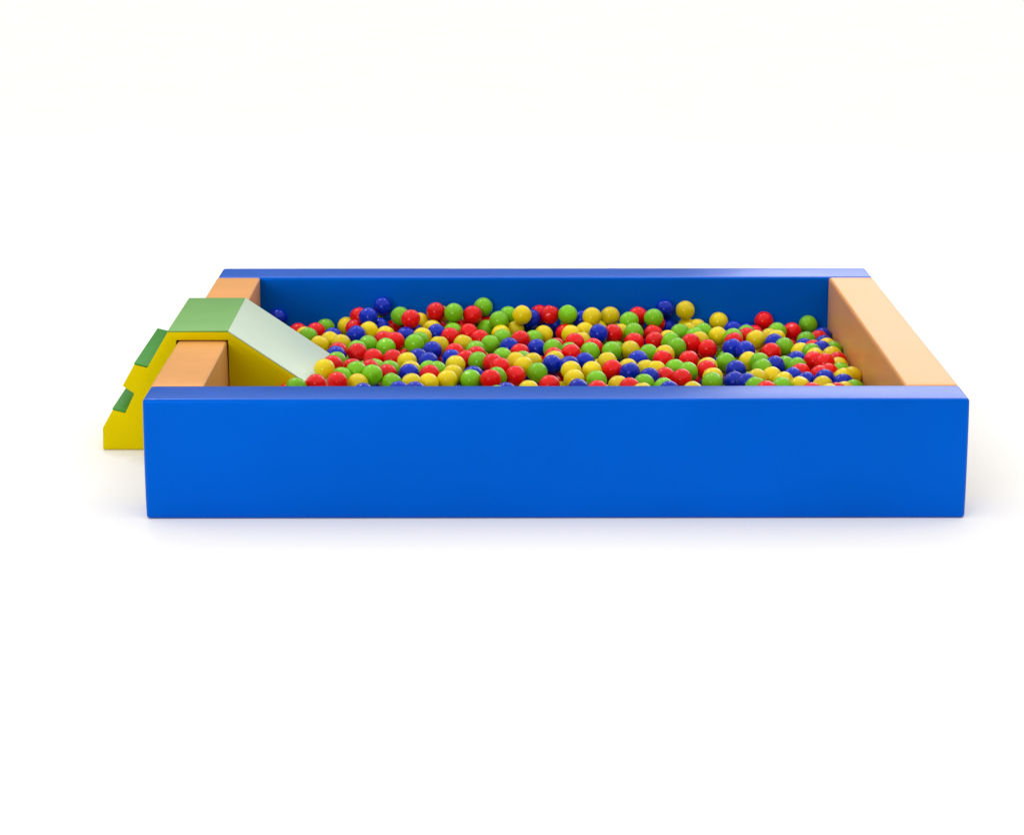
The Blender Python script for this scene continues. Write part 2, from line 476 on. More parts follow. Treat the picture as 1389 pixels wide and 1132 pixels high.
 (0.605,2.234,0.211,'y','yellow ball far back right of centre, yellow behind'),
 (0.603,2.093,0.22,'y','yellow ball far back right of centre, green at its left, green in front'),
 (0.645,2.163,0.219,'y','rightmost yellow ball far back right of centre, yellow at its left'),
 (0.562,2.022,0.228,'g','leftmost green ball far back right of centre, green at its left, yellow behind'),
 (0.622,1.963,0.225,'g','rightmost green ball far back right of centre, green at its left, yellow behind'),
 (0.66,2.036,0.229,'g','green ball far back right of centre, yellow at its right, yellow in front'),
 (0.452,2.049,0.218,'r','red ball far back right of centre, green behind'),
 (0.45,1.905,0.217,'r','red ball midway right of centre, green at its right, red behind'),
 (0.509,1.962,0.212,'y','yellow ball midway right of centre, blue behind'),
 (0.512,1.853,0.226,'g','green ball midway right of centre, green at its right, yellow behind'),
 (0.633,1.882,0.225,'y','yellow ball midway right of centre, yellow at its right, red in front, green behind'),
 (0.53,1.758,0.223,'g','green ball midway right of centre, green at its left, red at its right'),
 (0.474,1.634,0.219,'y','yellow ball midway right of centre, green at its right, red in front, green behind'),
 (0.591,1.812,0.229,'r','red ball midway right of centre, red in front'),
 (0.657,1.76,0.215,'r','red ball midway right of centre, red at its left, yellow behind'),
 (0.412,1.687,0.211,'g','green ball midway right of centre, red at its right, red behind'),
 (0.361,1.547,0.215,'b','blue ball midway right of centre, yellow at its left, yellow in front'),
 (0.46,1.553,0.215,'r','red ball midway right of centre, green at its left, yellow in front'),
 (0.565,1.543,0.215,'r','red ball midway right of centre, green at its left, green in front'),
 (0.384,1.398,0.209,'y','yellow ball up front right of centre, blue in front, blue behind'),
 (0.419,1.326,0.223,'y','yellow ball up front right of centre, blue in front, red behind'),
 (0.499,1.394,0.213,'g','green ball up front right of centre, green at its right, red in front'),
 (0.544,1.324,0.217,'g','green ball up front right of centre, red at its left, red behind'),
 (0.451,1.251,0.212,'r','red ball up front right of centre, green in front, green behind'),
 (0.511,1.196,0.218,'r','red ball up front right of centre, blue at its left, green at its right'),
 (0.387,1.201,0.221,'b','blue ball up front right of centre, green in front'),
 (0.361,1.12,0.215,'g','green ball up front right of centre, blue at its left, blue behind'),
 (0.347,0.968,0.215,'y','third-from-left yellow ball up front right of centre'),
 (0.434,1.064,0.212,'g','green ball up front right of centre, blue at its left, red behind'),
 (0.448,0.984,0.218,'b','blue ball up front right of centre, green at its left, red at its right'),
 (0.539,0.99,0.215,'y','rightmost yellow ball up front right of centre, red at its right, green behind'),
 (0.631,1.432,0.212,'y','yellow ball up front right of centre, red in front, red behind'),
 (0.621,1.351,0.218,'r','red ball up front right of centre, red in front'),
 (0.636,1.232,0.215,'y','yellow ball up front right of centre, red at its left, green in front'),
 (0.626,1.149,0.215,'g','green ball up front right of centre, blue at its right, yellow behind'),
 (0.742,2.234,0.235,'y','yellow ball far back right of centre, blue at its right'),
 (0.717,1.977,0.224,'y','yellow ball midway right of centre, red in front, yellow behind'),
 (0.797,2.138,0.217,'b','blue ball far back right of centre, yellow at its left'),
 (0.859,2.217,0.194,'b','leftmost blue ball far back right of centre, blue at its left'),
 (0.776,1.921,0.229,'g','green ball midway right of centre, red in front'),
 (0.772,1.839,0.229,'r','red ball midway right of centre, red at its right, blue in front'),
 (0.845,2.071,0.213,'g','green ball far back right of centre, blue behind'),
 (0.84,1.989,0.218,'r','red ball midway right of centre, yellow at its right, blue in front'),
 (0.886,2.14,0.197,'r','red ball far back right of centre, red behind'),
 (0.936,2.234,0.237,'r','red ball far back right of centre, green at its right, red in front'),
 (0.977,2.089,0.219,'g','green ball far back by the right tan wall, yellow in front'),
 (0.869,1.907,0.224,'y','leftmost yellow ball midway right of centre, red at its left, red behind'),
 (0.939,2.018,0.209,'y','yellow ball midway right of centre, yellow at its left, yellow at its right'),
 (0.957,1.939,0.221,'y','yellow ball midway right of centre, blue in front, green behind'),
 (0.942,1.858,0.219,'b','blue ball midway right of centre, yellow behind'),
 (0.759,1.759,0.22,'b','blue ball midway right of centre, blue at its right'),
 (0.805,1.691,0.223,'b','blue ball midway right of centre, blue at its left'),
 (0.709,1.5,0.215,'g','green ball up front right of centre, blue at its right, blue behind'),
 (0.806,1.557,0.208,'y','yellow ball up front right of centre, blue at its left, green at its right'),
 (0.91,1.692,0.215,'r','red ball midway right of centre, blue behind'),
 (0.842,1.485,0.219,'g','green ball midway right of centre, yellow at its left, green in front'),
 (0.838,1.333,0.227,'g','green ball up front right of centre, yellow at its right, green behind'),
 (0.893,1.393,0.225,'b','blue ball up front right of centre, green at its right, yellow in front'),
 (0.737,1.362,0.215,'b','blue ball up front right of centre, blue in front'),
 (0.716,1.201,0.206,'b','rightmost blue ball up front right of centre, yellow at its left, blue behind'),
 (0.756,1.131,0.216,'b','blue ball up front right of centre, blue at its left, blue behind'),
 (0.804,1.202,0.216,'y','yellow ball up front right of centre, blue at its left, green in front'),
 (0.867,1.258,0.212,'y','yellow ball up front right of centre, yellow at its left, red in front'),
 (0.902,1.155,0.215,'y','yellow ball up front right of centre, yellow at its left, green in front'),
 (0.784,1.054,0.219,'g','green ball up front right of centre, blue at its left, yellow behind'),
 (0.817,0.976,0.22,'r','rightmost red ball up front right of centre, green at its left, yellow behind'),
 (0.881,1.026,0.223,'g','green ball up front right of centre, yellow at its right, yellow behind'),
 (1.045,2.134,0.21,'r','red ball far back by the right tan wall'),
 (1.125,2.234,0.221,'g','rightmost green ball far back by the right tan wall, red at its left'),
 (1.086,1.96,0.207,'g','green ball midway by the right tan wall, blue in front'),
 (1.143,2.019,0.2,'r','red ball midway by the right tan wall, green at its left'),
 (1.17,2.096,0.196,'b','rightmost blue ball midway by the right tan wall, red at its left'),
 (1.154,1.914,0.201,'b','blue ball midway by the right tan wall, red behind'),
 (1.156,1.833,0.206,'y','leftmost yellow ball midway by the right tan wall, blue at its left, blue behind'),
 (1.17,1.752,0.209,'g','rightmost green ball midway by the right tan wall, yellow at its left'),
 (1.115,1.694,0.224,'b','rightmost blue ball midway by the right tan wall, green at its left, blue behind'),
 (1.093,1.78,0.209,'r','red ball midway by the right tan wall, green in front'),
 (1.065,1.86,0.199,'b','blue ball midway by the right tan wall, green behind'),
 (1.066,1.628,0.227,'g','green ball midway by the right tan wall, yellow at its right'),
 (0.974,1.783,0.218,'g','green ball midway right of centre, yellow at its right, green in front'),
 (1.033,1.712,0.212,'y','yellow ball midway by the right tan wall, blue in front'),
 (0.994,1.52,0.218,'b','blue ball midway by the right tan wall, green in front'),
 (1.071,1.547,0.225,'y','yellow ball midway by the right tan wall, blue at its right'),
 (1.055,1.466,0.229,'r','red ball up front by the right tan wall, green at its left'),
 (1.147,1.615,0.218,'y','yellow ball midway by the right tan wall, green at its right, red in front'),
 (1.09,1.393,0.236,'r','rightmost red ball up front by the right tan wall, red at its left, yellow behind'),
 (1.158,1.532,0.212,'r','red ball midway by the right tan wall, yellow in front'),
 (0.98,1.387,0.221,'g','green ball up front right of centre, red at its right, blue behind'),
 (0.941,1.458,0.211,'g','green ball up front right of centre, blue at its left, green behind'),
 (0.984,1.306,0.215,'r','red ball up front right of centre, green at its left, blue in front'),
 (1.09,1.278,0.221,'r','red ball up front by the right tan wall, blue in front, red behind'),
 (1.048,1.208,0.228,'r','red ball up front by the right tan wall, blue at its right'),
 (1.151,1.45,0.208,'y','yellow ball up front by the right tan wall, red behind'),
 (1.145,1.337,0.212,'g','green ball up front by the right tan wall, red at its left'),
 (0.944,1.229,0.217,'b','blue ball up front right of centre, green behind'),
 (0.989,1.153,0.215,'b','blue ball up front right of centre, yellow at its left, red behind'),
 (1.054,1.103,0.236,'b','blue ball up front by the right tan wall, red at its left'),
 (1.13,1.133,0.234,'y','yellow ball up front by the right tan wall, blue in front'),
 (1.118,1.052,0.23,'b','blue ball up front by the right tan wall, yellow behind'),
 (1.17,1.204,0.224,'y','yellow ball up front by the right tan wall, yellow at its left, green in front'),
 (1.147,0.976,0.225,'g','green ball up front by the right tan wall, yellow at its left'),
 (1.102,0.909,0.234,'y','yellow ball up front by the right tan wall, green at its right, blue behind'),
 (1.064,0.837,0.244,'r','red ball up front by the right tan wall, blue behind'),
 (0.953,1.066,0.217,'y','rightmost yellow ball up front right of centre, green at its left, blue behind'),
 (1.036,1.024,0.228,'y','yellow ball up front by the right tan wall, yellow at its right, blue behind'),
 (0.986,0.96,0.217,'r','rightmost red ball up front right of centre, yellow at its left, blue behind'),
 (1.027,0.765,0.257,'y','leftmost yellow ball up front by the right tan wall, yellow at its left'),
 (-1.157,1.734,0.164,'y','yellow ball up front beside the slide, blue in front'),
 (-1.161,2.217,0.172,'g','green ball midway beside the slide, green at its right'),
 (-1.157,1.839,0.17,'y','leftmost yellow ball midway beside the slide, yellow in front, red behind'),
 (0.293,1.927,0.173,'g','green ball midway right of centre, green at its left, yellow at its right'),
 (-0.908,1.75,0.162,'y','yellow ball midway beside the slide, blue at its right, yellow in front, yellow behind'),
 (-1.139,2.125,0.171,'g','green ball midway beside the slide, green at its left'),
 (-0.998,1.841,0.156,'y','yellow ball midway beside the slide, red at its left, yellow behind'),
 (-1.043,1.97,0.159,'r','red ball midway beside the slide, red at its left'),
 (0.085,1.73,0.119,'r','red ball up front at the centre, red at its left, blue behind'),
 (0.583,1.544,0.131,'r','rightmost red ball up front right of centre, yellow at its left, green behind'),
 (-1.067,2.048,0.153,'r','red ball midway beside the slide, green at its left'),
 (0.703,1.995,0.141,'g','leftmost green ball midway right of centre, blue at its right, yellow behind'),
 (-1.158,1.983,0.164,'r','red ball midway beside the slide, yellow in front'),
 (-1.043,1.734,0.163,'r','red ball up front beside the slide, blue at its left'),
 (-1.046,1.688,0.098,'y','yellow ball up front beside the slide, blue at its left'),
 (-1.148,1.702,0.091,'b','blue ball up front beside the slide, blue at its right'),
 (-0.922,1.654,0.162,'g','green ball up front beside the slide, yellow behind'),
 (0.047,1.364,0.13,'y','yellow ball up front at the centre, red behind'),
 (-1.088,1.642,0.163,'b','blue ball up front beside the slide, red at its right'),
 (-0.977,1.643,0.106,'g','leftmost green ball up front beside the slide, green at its left, red behind'),
 (-0.581,1.813,0.166,'r','red ball midway left of centre, yellow in front'),
]
UNDER = [
 (-0.989,0.904,0.229,'r',1),(-0.726,2.234,0.229,'y',1),(-0.578,2.234,0.246,'g',0),(-0.506,2.234,0.207,'b',1),
 (-0.56,2.092,0.223,'b',1),(-0.402,2.234,0.199,'g',1),(-0.331,2.234,0.239,'g',1),(-0.172,2.234,0.201,'b',0),
 (-0.105,2.234,0.248,'b',1),(0.105,2.234,0.223,'g',1),(0.214,2.234,0.238,'g',1),(0.224,2.154,0.216,'y',1),
 (0.381,2.234,0.215,'r',1),(-0.975,0.394,0.225,'r',0),(0.19,0.307,0.207,'b',0),(-0.052,0.347,0.222,'g',0),
 (-0.909,0.488,0.211,'g',0),(-0.166,0.608,0.222,'b',0),(1.068,0.423,0.217,'r',0),(0.457,0.428,0.185,'g',0),
 (0.916,0.607,0.209,'r',0),(0.638,0.268,0.22,'y',0),(-0.298,0.305,0.218,'r',0),(-0.477,0.702,0.221,'r',0),
 (-0.663,0.756,0.218,'b',0),(0.426,0.75,0.206,'b',0),(0.604,0.786,0.19,'b',0),(0.818,0.49,0.209,'b',0),
 (-0.833,0.676,0.2,'b',0),(0.868,0.418,0.213,'g',0),(-0.238,0.624,0.195,'g',0),(-0.753,0.705,0.223,'b',0),
 (0.154,0.812,0.195,'r',0),(0.82,0.353,0.233,'r',0),(0.287,0.62,0.234,'g',0),(0.67,0.732,0.188,'r',0),
 (-0.48,0.55,0.227,'g',0),(1.089,0.682,0.196,'r',0),(0.103,0.68,0.188,'y',0),(0.395,0.658,0.211,'y',0),
 (0.125,0.37,0.21,'y',0),(0.64,0.49,0.186,'r',0),(-0.264,0.482,0.23,'g',0),(-0.045,0.459,0.198,'y',0),
 (0.165,0.444,0.216,'g',0),(-0.78,0.562,0.205,'b',0),(-0.519,0.457,0.196,'r',0),(1.17,0.337,0.212,'b',0),
 (0.891,0.282,0.214,'b',0),(0.087,0.255,0.188,'y',0),(-0.201,0.767,0.197,'y',0),(0.394,0.497,0.198,'b',0),
 (0.035,0.347,0.207,'g',0),(-1.174,0.457,0.223,'b',0),(-0.049,0.266,0.212,'b',0),(0.836,0.64,0.217,'b',0),
 (-0.994,0.778,0.229,'b',0),(1.082,0.332,0.191,'y',0),(0.922,0.494,0.199,'y',0),(-0.033,0.652,0.221,'b',0),
 (-1.147,0.745,0.207,'g',0),(0.497,0.7,0.208,'r',0),(0.988,0.364,0.192,'g',0),(-0.621,0.412,0.195,'b',0),
 (0.232,0.546,0.226,'r',0),(-0.409,0.332,0.192,'g',0),(0.689,0.835,0.211,'g',0),(-0.276,0.561,0.226,'b',0),
 (0.648,0.638,0.222,'y',0),(1.155,0.256,0.22,'b',0),(1.039,0.277,0.232,'b',0),(-0.395,0.693,0.185,'y',0),
 (0.716,0.343,0.205,'g',0),(0.264,0.267,0.227,'y',0),(-0.2,0.4,0.196,'b',0),(0.351,0.279,0.197,'g',0),
 (-0.463,0.407,0.222,'g',0),(-0.607,0.619,0.222,'b',0),(0.31,0.714,0.188,'g',0),(-0.695,0.576,0.23,'b',0),
 (0.012,0.754,0.194,'r',0),(0.056,0.847,0.211,'b',0),(-0.979,0.295,0.215,'y',0),(0.543,0.633,0.222,'r',0),
 (-0.302,0.412,0.227,'y',0),(-0.829,0.376,0.221,'r',0),(0.212,0.664,0.226,'g',0),(-0.118,0.376,0.187,'g',0),
 (-1.056,0.481,0.187,'g',0),(-0.297,0.74,0.219,'b',0),(0.261,0.434,0.224,'y',0),(-1.085,0.364,0.224,'y',0),
 (-0.72,0.251,0.198,'b',0),(0.958,0.677,0.199,'y',0),(-0.559,0.784,0.228,'y',0),(-1.035,0.617,0.191,'b',0),
 (0.545,0.821,0.234,'y',0),(1.091,0.565,0.231,'r',0),(0.752,0.608,0.21,'r',0),(-0.668,0.314,0.225,'y',0),
 (0.879,0.759,0.22,'g',0),(0.574,0.339,0.233,'g',0),(-0.2,0.288,0.186,'g',0),(-0.396,0.855,0.221,'g',0),
 (-0.091,0.77,0.226,'r',0),(-0.858,0.26,0.204,'y',0),(0.392,0.827,0.21,'b',0),(0.743,0.446,0.19,'g',0),
 (-0.826,0.755,0.23,'g',0),(-0.743,0.859,0.228,'y',0),(-0.203,0.848,0.233,'g',1),(-0.056,0.569,0.189,'g',0),
 (-0.308,0.814,0.19,'b',0),(0.335,0.379,0.206,'g',0),(-0.549,0.335,0.218,'g',0),(1.013,0.606,0.185,'r',0),
 (0.492,0.253,0.228,'g',0),(0.344,0.563,0.21,'y',0),(1.151,0.461,0.206,'y',0),(0.556,0.504,0.226,'r',0),
 (0.099,0.597,0.219,'r',0),(0.875,0.841,0.213,'r',0),(-0.184,0.482,0.219,'g',0),(-1.038,0.716,0.206,'g',0),
 (-0.755,0.455,0.222,'b',0),(-0.454,0.793,0.186,'r',0),(-1.13,0.291,0.201,'y',0),(0.222,0.766,0.213,'b',0),
 (0.965,0.828,0.207,'g',0),(-0.976,0.529,0.23,'b',0),(-0.398,0.609,0.208,'g',0),(-0.889,0.565,0.196,'b',0),
 (-0.718,0.366,0.188,'y',0),(0.474,0.555,0.224,'y',0),(1.159,0.775,0.192,'y',0),(0.088,0.503,0.224,'g',0),
 (0.741,0.77,0.231,'g',0),(0.62,0.404,0.218,'g',0),(-0.615,0.526,0.217,'g',0),(-0.101,0.845,0.198,'g',0),
 (-0.818,0.837,0.213,'y',0),(0.726,0.264,0.208,'b',0),(-1.165,0.612,0.231,'y',0),(0.803,0.25,0.229,'r',0),
 (-0.377,0.776,0.215,'r',0),(-0.594,0.269,0.222,'g',0),(-0.56,0.706,0.203,'r',0),(1.151,0.633,0.232,'r',0),
 (-1.094,0.829,0.188,'g',0),(0.291,0.82,0.211,'r',0),(-0.55,0.561,0.186,'y',0),(0.462,0.325,0.212,'b',0),
 (-0.338,0.492,0.191,'b',0),(-0.485,0.26,0.22,'r',0),(0.27,0.337,0.188,'y',0),(-0.325,0.642,0.206,'y',0),
 (-0.589,0.857,0.19,'g',0),(-1.057,0.261,0.234,'g',0),(-0.943,0.656,0.187,'b',0),(0.786,0.834,0.207,'g',0),
 (0.715,0.529,0.187,'y',0),(-0.384,0.256,0.186,'r',0),(-0.927,0.734,0.198,'y',0),(0.034,0.43,0.225,'b',0),
 (0.998,0.497,0.232,'b',0),(-0.141,0.693,0.185,'y',0),(-1.114,0.538,0.218,'y',0),(-0.671,0.843,0.192,'g',0),
 (1.161,0.855,0.191,'b',0),(-0.023,0.833,0.216,'y',0),(-0.913,0.851,0.194,'b',0),(0.019,0.561,0.234,'b',0),
 (0.743,0.694,0.194,'y',0),(-0.678,0.659,0.197,'g',0),(-0.42,0.497,0.229,'g',0),(0.546,0.397,0.185,'r',0),
 (0.469,0.838,0.185,'y',0),(-0.905,0.34,0.211,'b',0),(-1.168,0.851,0.221,'r',0),(-0.483,0.627,0.185,'r',0),
 (1.166,0.558,0.198,'b',0),(0.577,0.707,0.222,'r',0),(-0.504,0.859,0.227,'r',0),(-0.826,0.483,0.191,'y',0),
 (1.014,0.732,0.186,'g',0),(-0.133,0.262,0.226,'g',0),(0.596,0.573,0.2,'y',0),(-0.772,0.313,0.225,'r',0),
 (0.298,0.5,0.187,'y',0),(-1.159,0.373,0.19,'y',0),(0.1,1.559,0.166,'r',0),(0.549,1.346,0.14,'g',0),
 (-0.176,1.242,0.139,'y',0),(0.12,1.834,0.156,'y',0),(0.695,1.754,0.144,'b',1),(1.034,1.216,0.147,'g',0),
 (0.215,1.639,0.164,'y',1),(0.1,1.55,0.086,'g',0),(-0.539,1.384,0.128,'y',0),(0.447,1.294,0.141,'r',0),
 (0.386,1.286,0.086,'g',0),(1.077,1.53,0.146,'r',0),(-0.427,0.822,0.112,'y',0),(0.924,1.789,0.15,'g',0),
 (0.913,0.892,0.162,'b',0),(-0.364,1.136,0.163,'g',0),(1.029,1.03,0.142,'r',0),(1.032,1.83,0.125,'r',0),
 (-0.128,1.366,0.151,'g',0),(0.098,0.975,0.163,'y',0),(-0.165,1.824,0.14,'y',0),(0.835,1.364,0.146,'b',0),
 (-0.251,1.066,0.168,'r',0),(0.727,1.468,0.139,'b',1),(-0.782,1.724,0.139,'y',0),(-0.273,1.801,0.163,'y',1),
 (-0.548,2.174,0.164,'r',0),(-0.999,2.143,0.145,'g',1),(-0.056,0.926,0.163,'r',0),(0.127,1.668,0.15,'y',0),
 (0.066,2.135,0.132,'y',0),(0.162,1.13,0.154,'b',0),(0.656,0.986,0.164,'y',0),(-0.24,2.094,0.164,'g',0),
 (0.634,0.818,0.123,'r',0),(-0.609,1.691,0.167,'y',0),(-0.845,2.02,0.148,'r',0),(0.616,1.933,0.149,'r',1),
 (-0.935,0.862,0.116,'b',0),(-0.67,1.015,0.165,'g',0),(0.084,1.959,0.157,'r',0),(0.952,1.487,0.134,'g',0),
 (0.951,0.879,0.089,'g',0),(-0.392,1.089,0.098,'y',0),(0.401,0.991,0.148,'g',0),(-0.29,1.605,0.137,'b',1),
 (0.201,1.232,0.155,'y',1),(0.336,1.106,0.139,'b',0),(0.878,1.149,0.14,'b',0),(1.018,1.42,0.155,'r',0),
 (0.508,1.614,0.149,'r',0),(0.585,2.143,0.154,'g',0),(-0.502,1.571,0.138,'y',0),(0.263,1.674,0.108,'b',0),
 (-0.284,0.817,0.107,'r',0),(0.771,1.668,0.152,'g',1),(-0.555,1.204,0.165,'g',0),(-0.226,1.945,0.15,'b',0),
 (0.072,1.894,0.108,'y',0),(0.756,1.778,0.098,'r',0),(-0.33,1.323,0.155,'g',1),(-0.094,1.147,0.164,'r',0),
 (-0.398,1.577,0.142,'g',0),(-0.591,0.838,0.109,'r',0),(0.119,0.918,0.107,'g',0),(0.153,1.625,0.086,'g',0),
 (-0.392,2.187,0.132,'g',0),(0.437,2.011,0.146,'b',0),(0.813,2.003,0.143,'r',0),(0.216,2.019,0.178,'g',1),
 (-0.324,1.523,0.147,'b',1),(-0.618,2.101,0.164,'y',1),(-0.06,1.472,0.15,'b',1),(-0.148,2.099,0.14,'b',0),
 (-0.05,2.018,0.135,'b',0),(0.173,1.029,0.139,'b',0),(-0.572,1.026,0.131,'g',0),(0.604,0.899,0.163,'y',0),
 (0.409,1.559,0.147,'g',0),(0.785,0.89,0.144,'b',0),(0.6,2.032,0.157,'y',0),(0.076,1.088,0.154,'g',0),
 (1.044,2.109,0.128,'y',0),(1.011,2.222,0.171,'b',0),(0.961,1.411,0.096,'g',0),(-0.51,2.028,0.172,'g',0),
 (-0.119,0.925,0.107,'r',0),(-0.125,1.78,0.084,'b',0),(1.067,1.361,0.132,'y',0),(1.144,1.188,0.143,'g',0),
 (0.627,1.026,0.099,'y',0),(-0.676,0.86,0.108,'y',0),(-0.222,1.681,0.162,'b',1),(-0.354,1.021,0.165,'y',0),
 (0.358,1.418,0.134,'y',0),(-0.495,0.996,0.141,'b',0),(0.153,1.906,0.138,'b',0),(0.587,1.088,0.163,'r',0),
 (0.392,1.144,0.092,'g',0),(0.393,1.871,0.143,'y',0),(0.777,1.533,0.137,'y',1),(-0.801,1.985,0.087,'y',0),
 (0.723,1.369,0.132,'g',1),(-0.463,1.393,0.103,'b',0),(0.556,1.213,0.148,'r',0),(0.997,1.618,0.169,'b',0),
 (0.482,1.561,0.092,'g',0),(-0.128,2.21,0.132,'g',0),(0.586,2.195,0.092,'g',0),(-0.425,1.743,0.146,'r',1),
 (-0.824,2.159,0.148,'g',0),(0.945,1.178,0.109,'y',0),(0.502,1.886,0.153,'r',1),(-0.07,1.858,0.165,'b',0),
 (-0.617,1.326,0.149,'g',0),(0.278,0.954,0.164,'r',0),(0.893,2.109,0.125,'y',1),(1.028,1.107,0.118,'g',0),
 (0.493,0.907,0.157,'r',0),(0.332,2.113,0.18,'b',0),(-0.471,1.098,0.148,'b',0),(0.775,1.162,0.138,'g',0),
 (0.739,2.136,0.161,'y',1),(0.717,1.137,0.09,'b',0),(0.509,1.168,0.101,'g',0),(0.717,0.852,0.128,'r',0),
 (-0.205,1.106,0.113,'b',0),(0.562,1.287,0.084,'b',0),(1.003,1.531,0.089,'g',0),(-0.282,1.754,0.098,'r',0),
 (0.452,2.107,0.164,'b',1),(-0.441,2.12,0.148,'y',0),(1.063,0.98,0.087,'r',0),(0.124,1.348,0.145,'y',1),
 (0.387,1.957,0.111,'y',0),(0.005,1.233,0.165,'g',0),(0.458,0.818,0.109,'b',0),(-0.046,0.834,0.139,'b',0),
 (-0.142,1.423,0.098,'y',0),(-0.197,1.644,0.089,'r',0),(0.512,1.503,0.163,'r',0),(-0.155,1.058,0.164,'b',0),
 (-0.307,1.173,0.117,'y',0),(-0.325,1.824,0.107,'g',0),(-0.653,1.673,0.1,'r',1),(0.8,1.265,0.164,'r',0),
 (-0.14,1.895,0.11,'y',0),(0.019,1.452,0.136,'r',1),(0.73,0.921,0.088,'r',0),(0.549,0.878,0.108,'y',0),
 (0.572,1.086,0.083,'r',0),(-0.328,0.992,0.093,'b',0),(-0.073,1.299,0.139,'y',0),(-0.84,1.753,0.09,'y',0),
 (1.145,0.885,0.118,'y',0),(-0.472,1.188,0.131,'g',0),(0.439,2.124,0.084,'g',0),(0.103,1.025,0.099,'b',0),
 (-0.479,1.52,0.082,'r',0),(-1.153,1.809,0.095,'b',1),(-0.492,1.318,0.156,'y',0),(0.214,1.971,0.113,'g',0),
 (0.123,1.801,0.082,'b',0),(-0.317,2.006,0.15,'y',0),(1.022,2.03,0.16,'r',1),(-0.401,1.665,0.133,'r',0),
 (-0.841,1.841,0.139,'g',1),(0.84,1.103,0.086,'y',0),(0.192,2.079,0.132,'r',0),(-0.68,2.091,0.116,'g',0),
 (0.225,0.965,0.1,'b',0),(-0.562,1.742,0.125,'b',0),(-1.144,0.866,0.135,'b',0),(-0.245,2.006,0.1,'r',0),
 (-0.28,1.242,0.084,'g',0),(-0.92,1.758,0.082,'g',0),(1.094,1.715,0.148,'y',0),(-0.646,1.151,0.142,'b',0),
 (1.074,1.89,0.089,'y',0),(1.115,1.626,0.145,'r',0),(-0.433,1.852,0.135,'r',1),(0.367,1.822,0.084,'g',0),
 (-0.01,1.28,0.093,'r',0),(-0.206,2.116,0.084,'r',0),(0.569,1.415,0.098,'b',0),(-0.63,2.16,0.108,'y',0),
 (-0.473,1.264,0.101,'r',0),(-0.544,1.61,0.083,'b',0),(0.663,1.466,0.09,'b',0),(0.499,0.947,0.084,'r',0),
 (-0.934,1.926,0.141,'r',1),(-0.409,2.051,0.121,'b',0),(0.911,1.332,0.168,'b',0),(0.32,2.116,0.1,'r',0),
 (0.88,1.963,0.127,'y',1),(0.392,1.782,0.163,'y',0),(0.465,1.429,0.145,'y',0),(1.091,1.146,0.082,'y',0),
 (0.447,1.791,0.104,'b',0),(0.954,1.839,0.093,'r',0),(0.641,1.302,0.156,'b',0),(-0.731,1.932,0.153,'y',0),
 (0.883,1.326,0.089,'y',0),(-0.868,2.064,0.084,'r',0),(-0.057,1.407,0.104,'r',0),(0.217,1.523,0.138,'y',0),
 (0.432,1.152,0.164,'r',0),(0.749,1.055,0.142,'b',0),(-0.654,1.588,0.138,'y',1),(0.473,1.719,0.166,'y',0),
 (0.373,1.037,0.083,'g',0),(0.267,0.891,0.116,'y',0),(0.969,0.963,0.137,'b',0),(0.483,2.041,0.085,'g',0),
 (1.149,1.47,0.125,'b',0),(0.738,1.29,0.115,'b',0),(0.914,1.572,0.164,'y',0),(-0.224,1.48,0.145,'b',0),
 (0.343,1.501,0.151,'r',0),(-0.483,1.948,0.153,'g',0),(-0.121,1.194,0.099,'b',0),(-0.742,2.116,0.164,'r',0),
 (0.123,1.214,0.14,'r',0),(-0.102,1.075,0.107,'r',0),(-0.632,1.887,0.147,'g',1),(-0.506,0.869,0.143,'r',0),
 (0.031,2.014,0.131,'r',0),(-0.065,2.099,0.172,'b',0),(-0.507,2.233,0.122,'g',0),(1.138,1.05,0.146,'y',0),
 (1.048,1.946,0.14,'y',0),(0.675,1.325,0.083,'g',0),(0.195,0.849,0.132,'y',0),(-0.832,1.94,0.168,'r',0),
 (-0.555,1.129,0.133,'y',0),(-1.163,1.986,0.084,'r',0),(0.018,0.887,0.155,'g',0),(-1.016,0.891,0.148,'y',0),
 (-0.436,1.971,0.089,'g',0),(-0.711,1.827,0.141,'g',0),(0.262,1.829,0.171,'b',1),(-0.86,0.901,0.156,'g',0),
 (0.053,1.204,0.1,'g',0),(0.182,2.214,0.164,'g',0),(0.233,1.849,0.096,'r',0),(-0.001,1.592,0.141,'b',1),
 (1.14,1.812,0.131,'g',0),(0.827,1.7,0.104,'g',0),(0.313,1.237,0.165,'g',0),(-0.305,1.434,0.166,'b',1),
 (0.128,2.187,0.108,'y',0),(1.072,1.27,0.098,'r',0),(0.503,2.176,0.156,'g',0),(-0.572,1.95,0.147,'y',1),
 (0.582,1.649,0.166,'r',0),(0.197,1.126,0.082,'y',0),(-0.633,1.473,0.151,'r',1),(-0.299,1.373,0.102,'g',0),
 (0.358,1.58,0.09,'g',0),(0.027,1.809,0.136,'b',1),(0.763,2.219,0.155,'g',0),(0.209,2.189,0.092,'g',0),
 (-1.024,2.003,0.085,'r',1),(-0.425,0.931,0.167,'b',0),(-0.777,2.139,0.084,'g',0),(0.231,1.211,0.083,'r',0),
 (1.078,0.815,0.164,'b',0),(-0.059,0.975,0.083,'b',0),(-0.106,1.684,0.13,'b',0),(-0.941,2.044,0.156,'g',0),
 (0.281,1.41,0.112,'b',0),(-0.057,1.901,0.093,'b',0),(-0.32,0.901,0.164,'b',0),(-0.264,0.954,0.139,'r',0),
 (0.796,0.804,0.129,'g',0),(0.743,1.853,0.15,'g',1),(0.518,2.026,0.158,'b',0),(-1.052,0.851,0.084,'r',0),
 (0.298,1.905,0.091,'y',1),(0.635,2.054,0.085,'b',0),(0.044,1.623,0.081,'r',1),(-0.779,0.87,0.148,'y',0),
